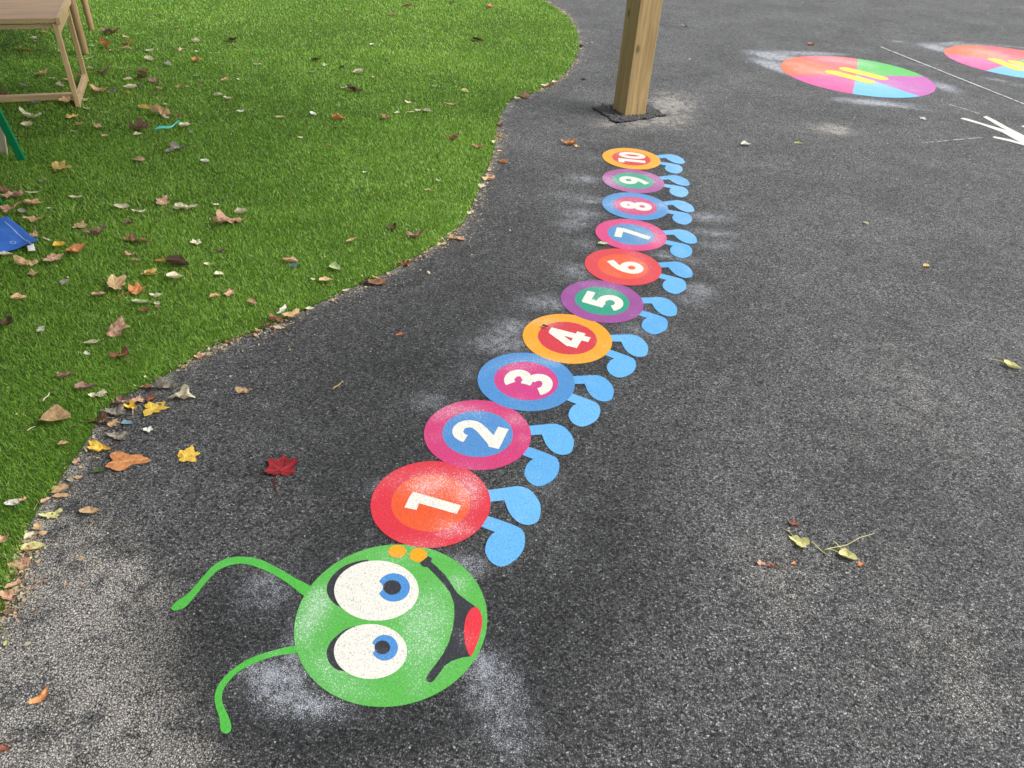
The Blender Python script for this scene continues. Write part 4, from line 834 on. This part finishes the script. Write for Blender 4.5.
# twigs, plastic strip
def ground_tube(name, pix, r0, mat, label, cat_, z=.004, group=None):
    pts = [Vector(un(a, b, z)) for a, b in pix]; pts = [Vector(p) for p in smooth_poly(np.array([p[:] for p in pts]), 5, closed=False)]
    for k, p in enumerate(pts): p.z = z + .002 * math.sin(k * .8)
    return tag(tube(name, pts, r0, r0 * .6, mat), label, cat_, group)
tw = LM['c']; gt = 'thin twigs on the ground'
ground_tube('twig', [(811, 542), (820, 549), (830, 557)], .0016, tw, 'short yellow-green twig touching the folded pale yellow leaf', 'twig', group=gt)
ground_tube('twig', [(824, 550), (845, 545), (860, 538), (874, 533)], .0010, tw, 'long thin pale twig above the curled yellow-green leaf', 'twig', group=gt)
ground_tube('twig', [(833, 541), (840, 547), (846, 551)], .0014, tw, 'tiny stalk twig pointing at the curled yellow-green leaf', 'twig', group=gt)
ground_tube('twig', [(771, 565), (780, 568), (792, 568)], .0009, LM['b'], 'thin brown twig left of and below the folded pale yellow leaf', 'twig', group=gt)
ground_tube('twig', [(333, 389), (338, 385), (343, 381)], .0015, LM['n'], 'short tan twig on asphalt between turf edge and number 3 disc', 'twig', group=gt)
ground_tube('twig', [(18, 597), (26, 592), (31, 586)], .0018, LM['p'], 'short pale twig at the turf edge near the lower left', 'twig', group=gt)
ground_tube('twig', [(43, 401), (47, 396), (50, 393)], .0018, LM['p'], 'pale straw on turf above the long orange-tan leaf', 'twig', TURFTOP + .003, group=gt)
ground_tube('twig', [(27, 431), (35, 426)], .0016, LM['p'], 'pale straw on turf below left of the long orange-tan leaf', 'twig', TURFTOP + .003, group=gt)
ground_tube('twig', [(0, 744), (8, 742), (16, 740)], .0018, LM['d'], 'dark brown twig at the bottom left corner', 'twig', group=gt)
ground_tube('twig', [(1003, 359), (1009, 362)], .0014, tw, 'stalk beside the yellow-green leaf at the right edge', 'twig', group=gt)
V = []; F = []; ps = smooth_poly(np.array([un(a, b, .034)[:2] for a, b in ((155, 129), (163, 127.5), (171, 126), (176, 123.5), (179.5, 120.5))]), 5, closed=False)
for k, p in enumerate(ps): V += [(p[0], p[1] - .006, .031 + .004 * math.sin(k * .5)), (p[0], p[1] + .006, .038 + .004 * math.sin(k * .5)), (p[0], p[1] + .006, .036 + .004 * math.sin(k * .5)), (p[0], p[1] - .006, .029 + .004 * math.sin(k * .5))]
for k in range(len(ps) - 1):
    for j in range(4): F.append((4 * k + j, 4 * k + (j + 1) % 4, 4 * k + 4 + (j + 1) % 4, 4 * k + 4 + j))
tag(mesh('plastic_strip', V, F, mat_plain('teal_plastic', (.05, .42, .36), .3, .5)), 'curved teal plastic strip lying on the turf among dry leaves', 'litter')

# ------------------------------------------------------------------ crumbs: along the turf edge, over turf, grit on asphalt
def crumbs(name, P, S_, mat, z, label, cat_):
    V = []; F = []
    for (x, y), s_ in zip(P, S_):
        n = random.choice((4, 5, 6)); a0 = random.uniform(0, 6.28); b = len(V); el = random.uniform(.35, 1) if s_ < .0105 else .07; tl = random.uniform(-.5, .5); rz = random.uniform(0, 6.28)
        for k in range(n):
            a = a0 + k / n * 6.283; rr = s_ * random.uniform(.7, 1.1); lx, ly = rr * math.cos(a), rr * el * math.sin(a)
            V.append((x + lx * math.cos(rz) - ly * math.sin(rz), y + lx * math.sin(rz) + ly * math.cos(rz), z + s_ * .5 * abs(tl) + lx * tl + random.uniform(0, .001)))
        F.append(tuple(range(b, b + n)))
    o = mesh(name, V, F, mat); fattr(o.data, 'vein', np.zeros(len(V))); tag(o, label, cat_, kind='stuff')
ep = turf_poly; prj = proj(np.c_[ep, 0 * ep[:, 0]]); vis = [i for i in range(len(ep) - 1) if prj[i, 2] > 0 and -80 < prj[i, 0] < 640 and -20 < prj[i, 1] < 800]
bins = {k: [] for k in 'tpbdkc'}
for i in vis:
    a, b = ep[i], ep[i + 1]; L = np.linalg.norm(b - a); d = (b - a) / L; nrm = np.array([d[1], -d[0]]); mid = (a + b) / 2
    if in_poly(np.array([mid[0] + nrm[0] * .02]), np.array([mid[1] + nrm[1] * .02]), turf_poly)[0]: nrm = -nrm
    cl_ = .25 + 3.2 * max(0, noise.noise(Vector((mid[0] * 4, mid[1] * 4, 0))) + .12)
    for _ in range(int(L * 620 * cl_)):
        t_ = random.random(); off = random.gauss(.012, .018) if random.random() < .8 else abs(random.gauss(0, .09))
        p = a + (b - a) * t_ + nrm * off; bins[random.choice('ttttppppbkcd')].append((p, random.uniform(.0015, .005) if random.random() < .78 else random.uniform(.005, .018)))
nm = {'t': 'tan', 'p': 'pale', 'b': 'brown', 'd': 'dark', 'k': 'pinkish', 'c': 'straw-coloured'}
for k, l in bins.items(): crumbs('leaf_litter', [q_[0] for q_ in l], [q_[1] for q_ in l], LM[k], .006, f'{nm[k]} leaf crumbs scattered along the curved turf edge', 'litter')
P = []; 
while len(P) < 150:
    a, b = random.uniform(-20, 600), random.uniform(0, 600); p = un(a, b, TURFTOP)[:2]
    if in_poly(np.array([p[0]]), np.array([p[1]]), turf_poly)[0]: P.append(p)
crumbs('turf_crumbs', P, [random.uniform(.002, .005) for _ in P], LM['p'], TURFTOP + .001, 'tiny pale leaf crumbs strewn over the turf', 'litter')
P = []
while len(P) < 520:
    a, b = random.uniform(0, 1040), random.uniform(0, 770); p = un(a, b)[:2]
    if not in_poly(np.array([p[0]]), np.array([p[1]]), turf_poly)[0]: P.append(p)
pebbles('white_grit', P, [min(.005, .0011 * np.linalg.norm(p) * random.uniform(.35, .8)) for p in P], mat_plain('white_stone', (.55, .54, .50), .7, .3), 'tiny white grit specks over the asphalt', 'grit', 0)

# ------------------------------------------------------------------ light
w = bpy.data.worlds.new('World'); S.world = w; w.use_nodes = True; nt = w.node_tree; bg = nt.nodes['Background']
SUN_EL, SUN_AZ = R(50), R(90)      # azimuth clockwise from +Y (away from the camera)
sky = nt.nodes.new('ShaderNodeTexSky'); sky.sky_type = 'NISHITA'; sky.sun_disc = False; sky.sun_elevation = SUN_EL; sky.sun_rotation = SUN_AZ; sky.dust_density = 3; sky.air_density = 1
hs = nt.nodes.new('ShaderNodeHueSaturation'); hs.inputs['Saturation'].default_value = .22; nt.links.new(sky.outputs[0], hs.inputs['Color']); nt.links.new(hs.outputs[0], bg.inputs[0]); bg.inputs[1].default_value = .15
sd_ = bpy.data.lights.new('sun', 'SUN'); sd_.energy = 2.2; sd_.angle = R(40); sd_.color = (1, .965, .91); so_ = bpy.data.objects.new('sun', sd_); COL.objects.link(so_)
dsun = Vector((math.sin(SUN_AZ) * math.cos(SUN_EL), math.cos(SUN_AZ) * math.cos(SUN_EL), math.sin(SUN_EL)))
so_.rotation_euler = dsun.to_track_quat('Z', 'Y').to_euler()
S.view_settings.view_transform = 'Standard'; S.view_settings.look = 'None'; S.view_settings.gamma = 1; S.view_settings.use_curve_mapping = False
S.view_settings.exposure = .68
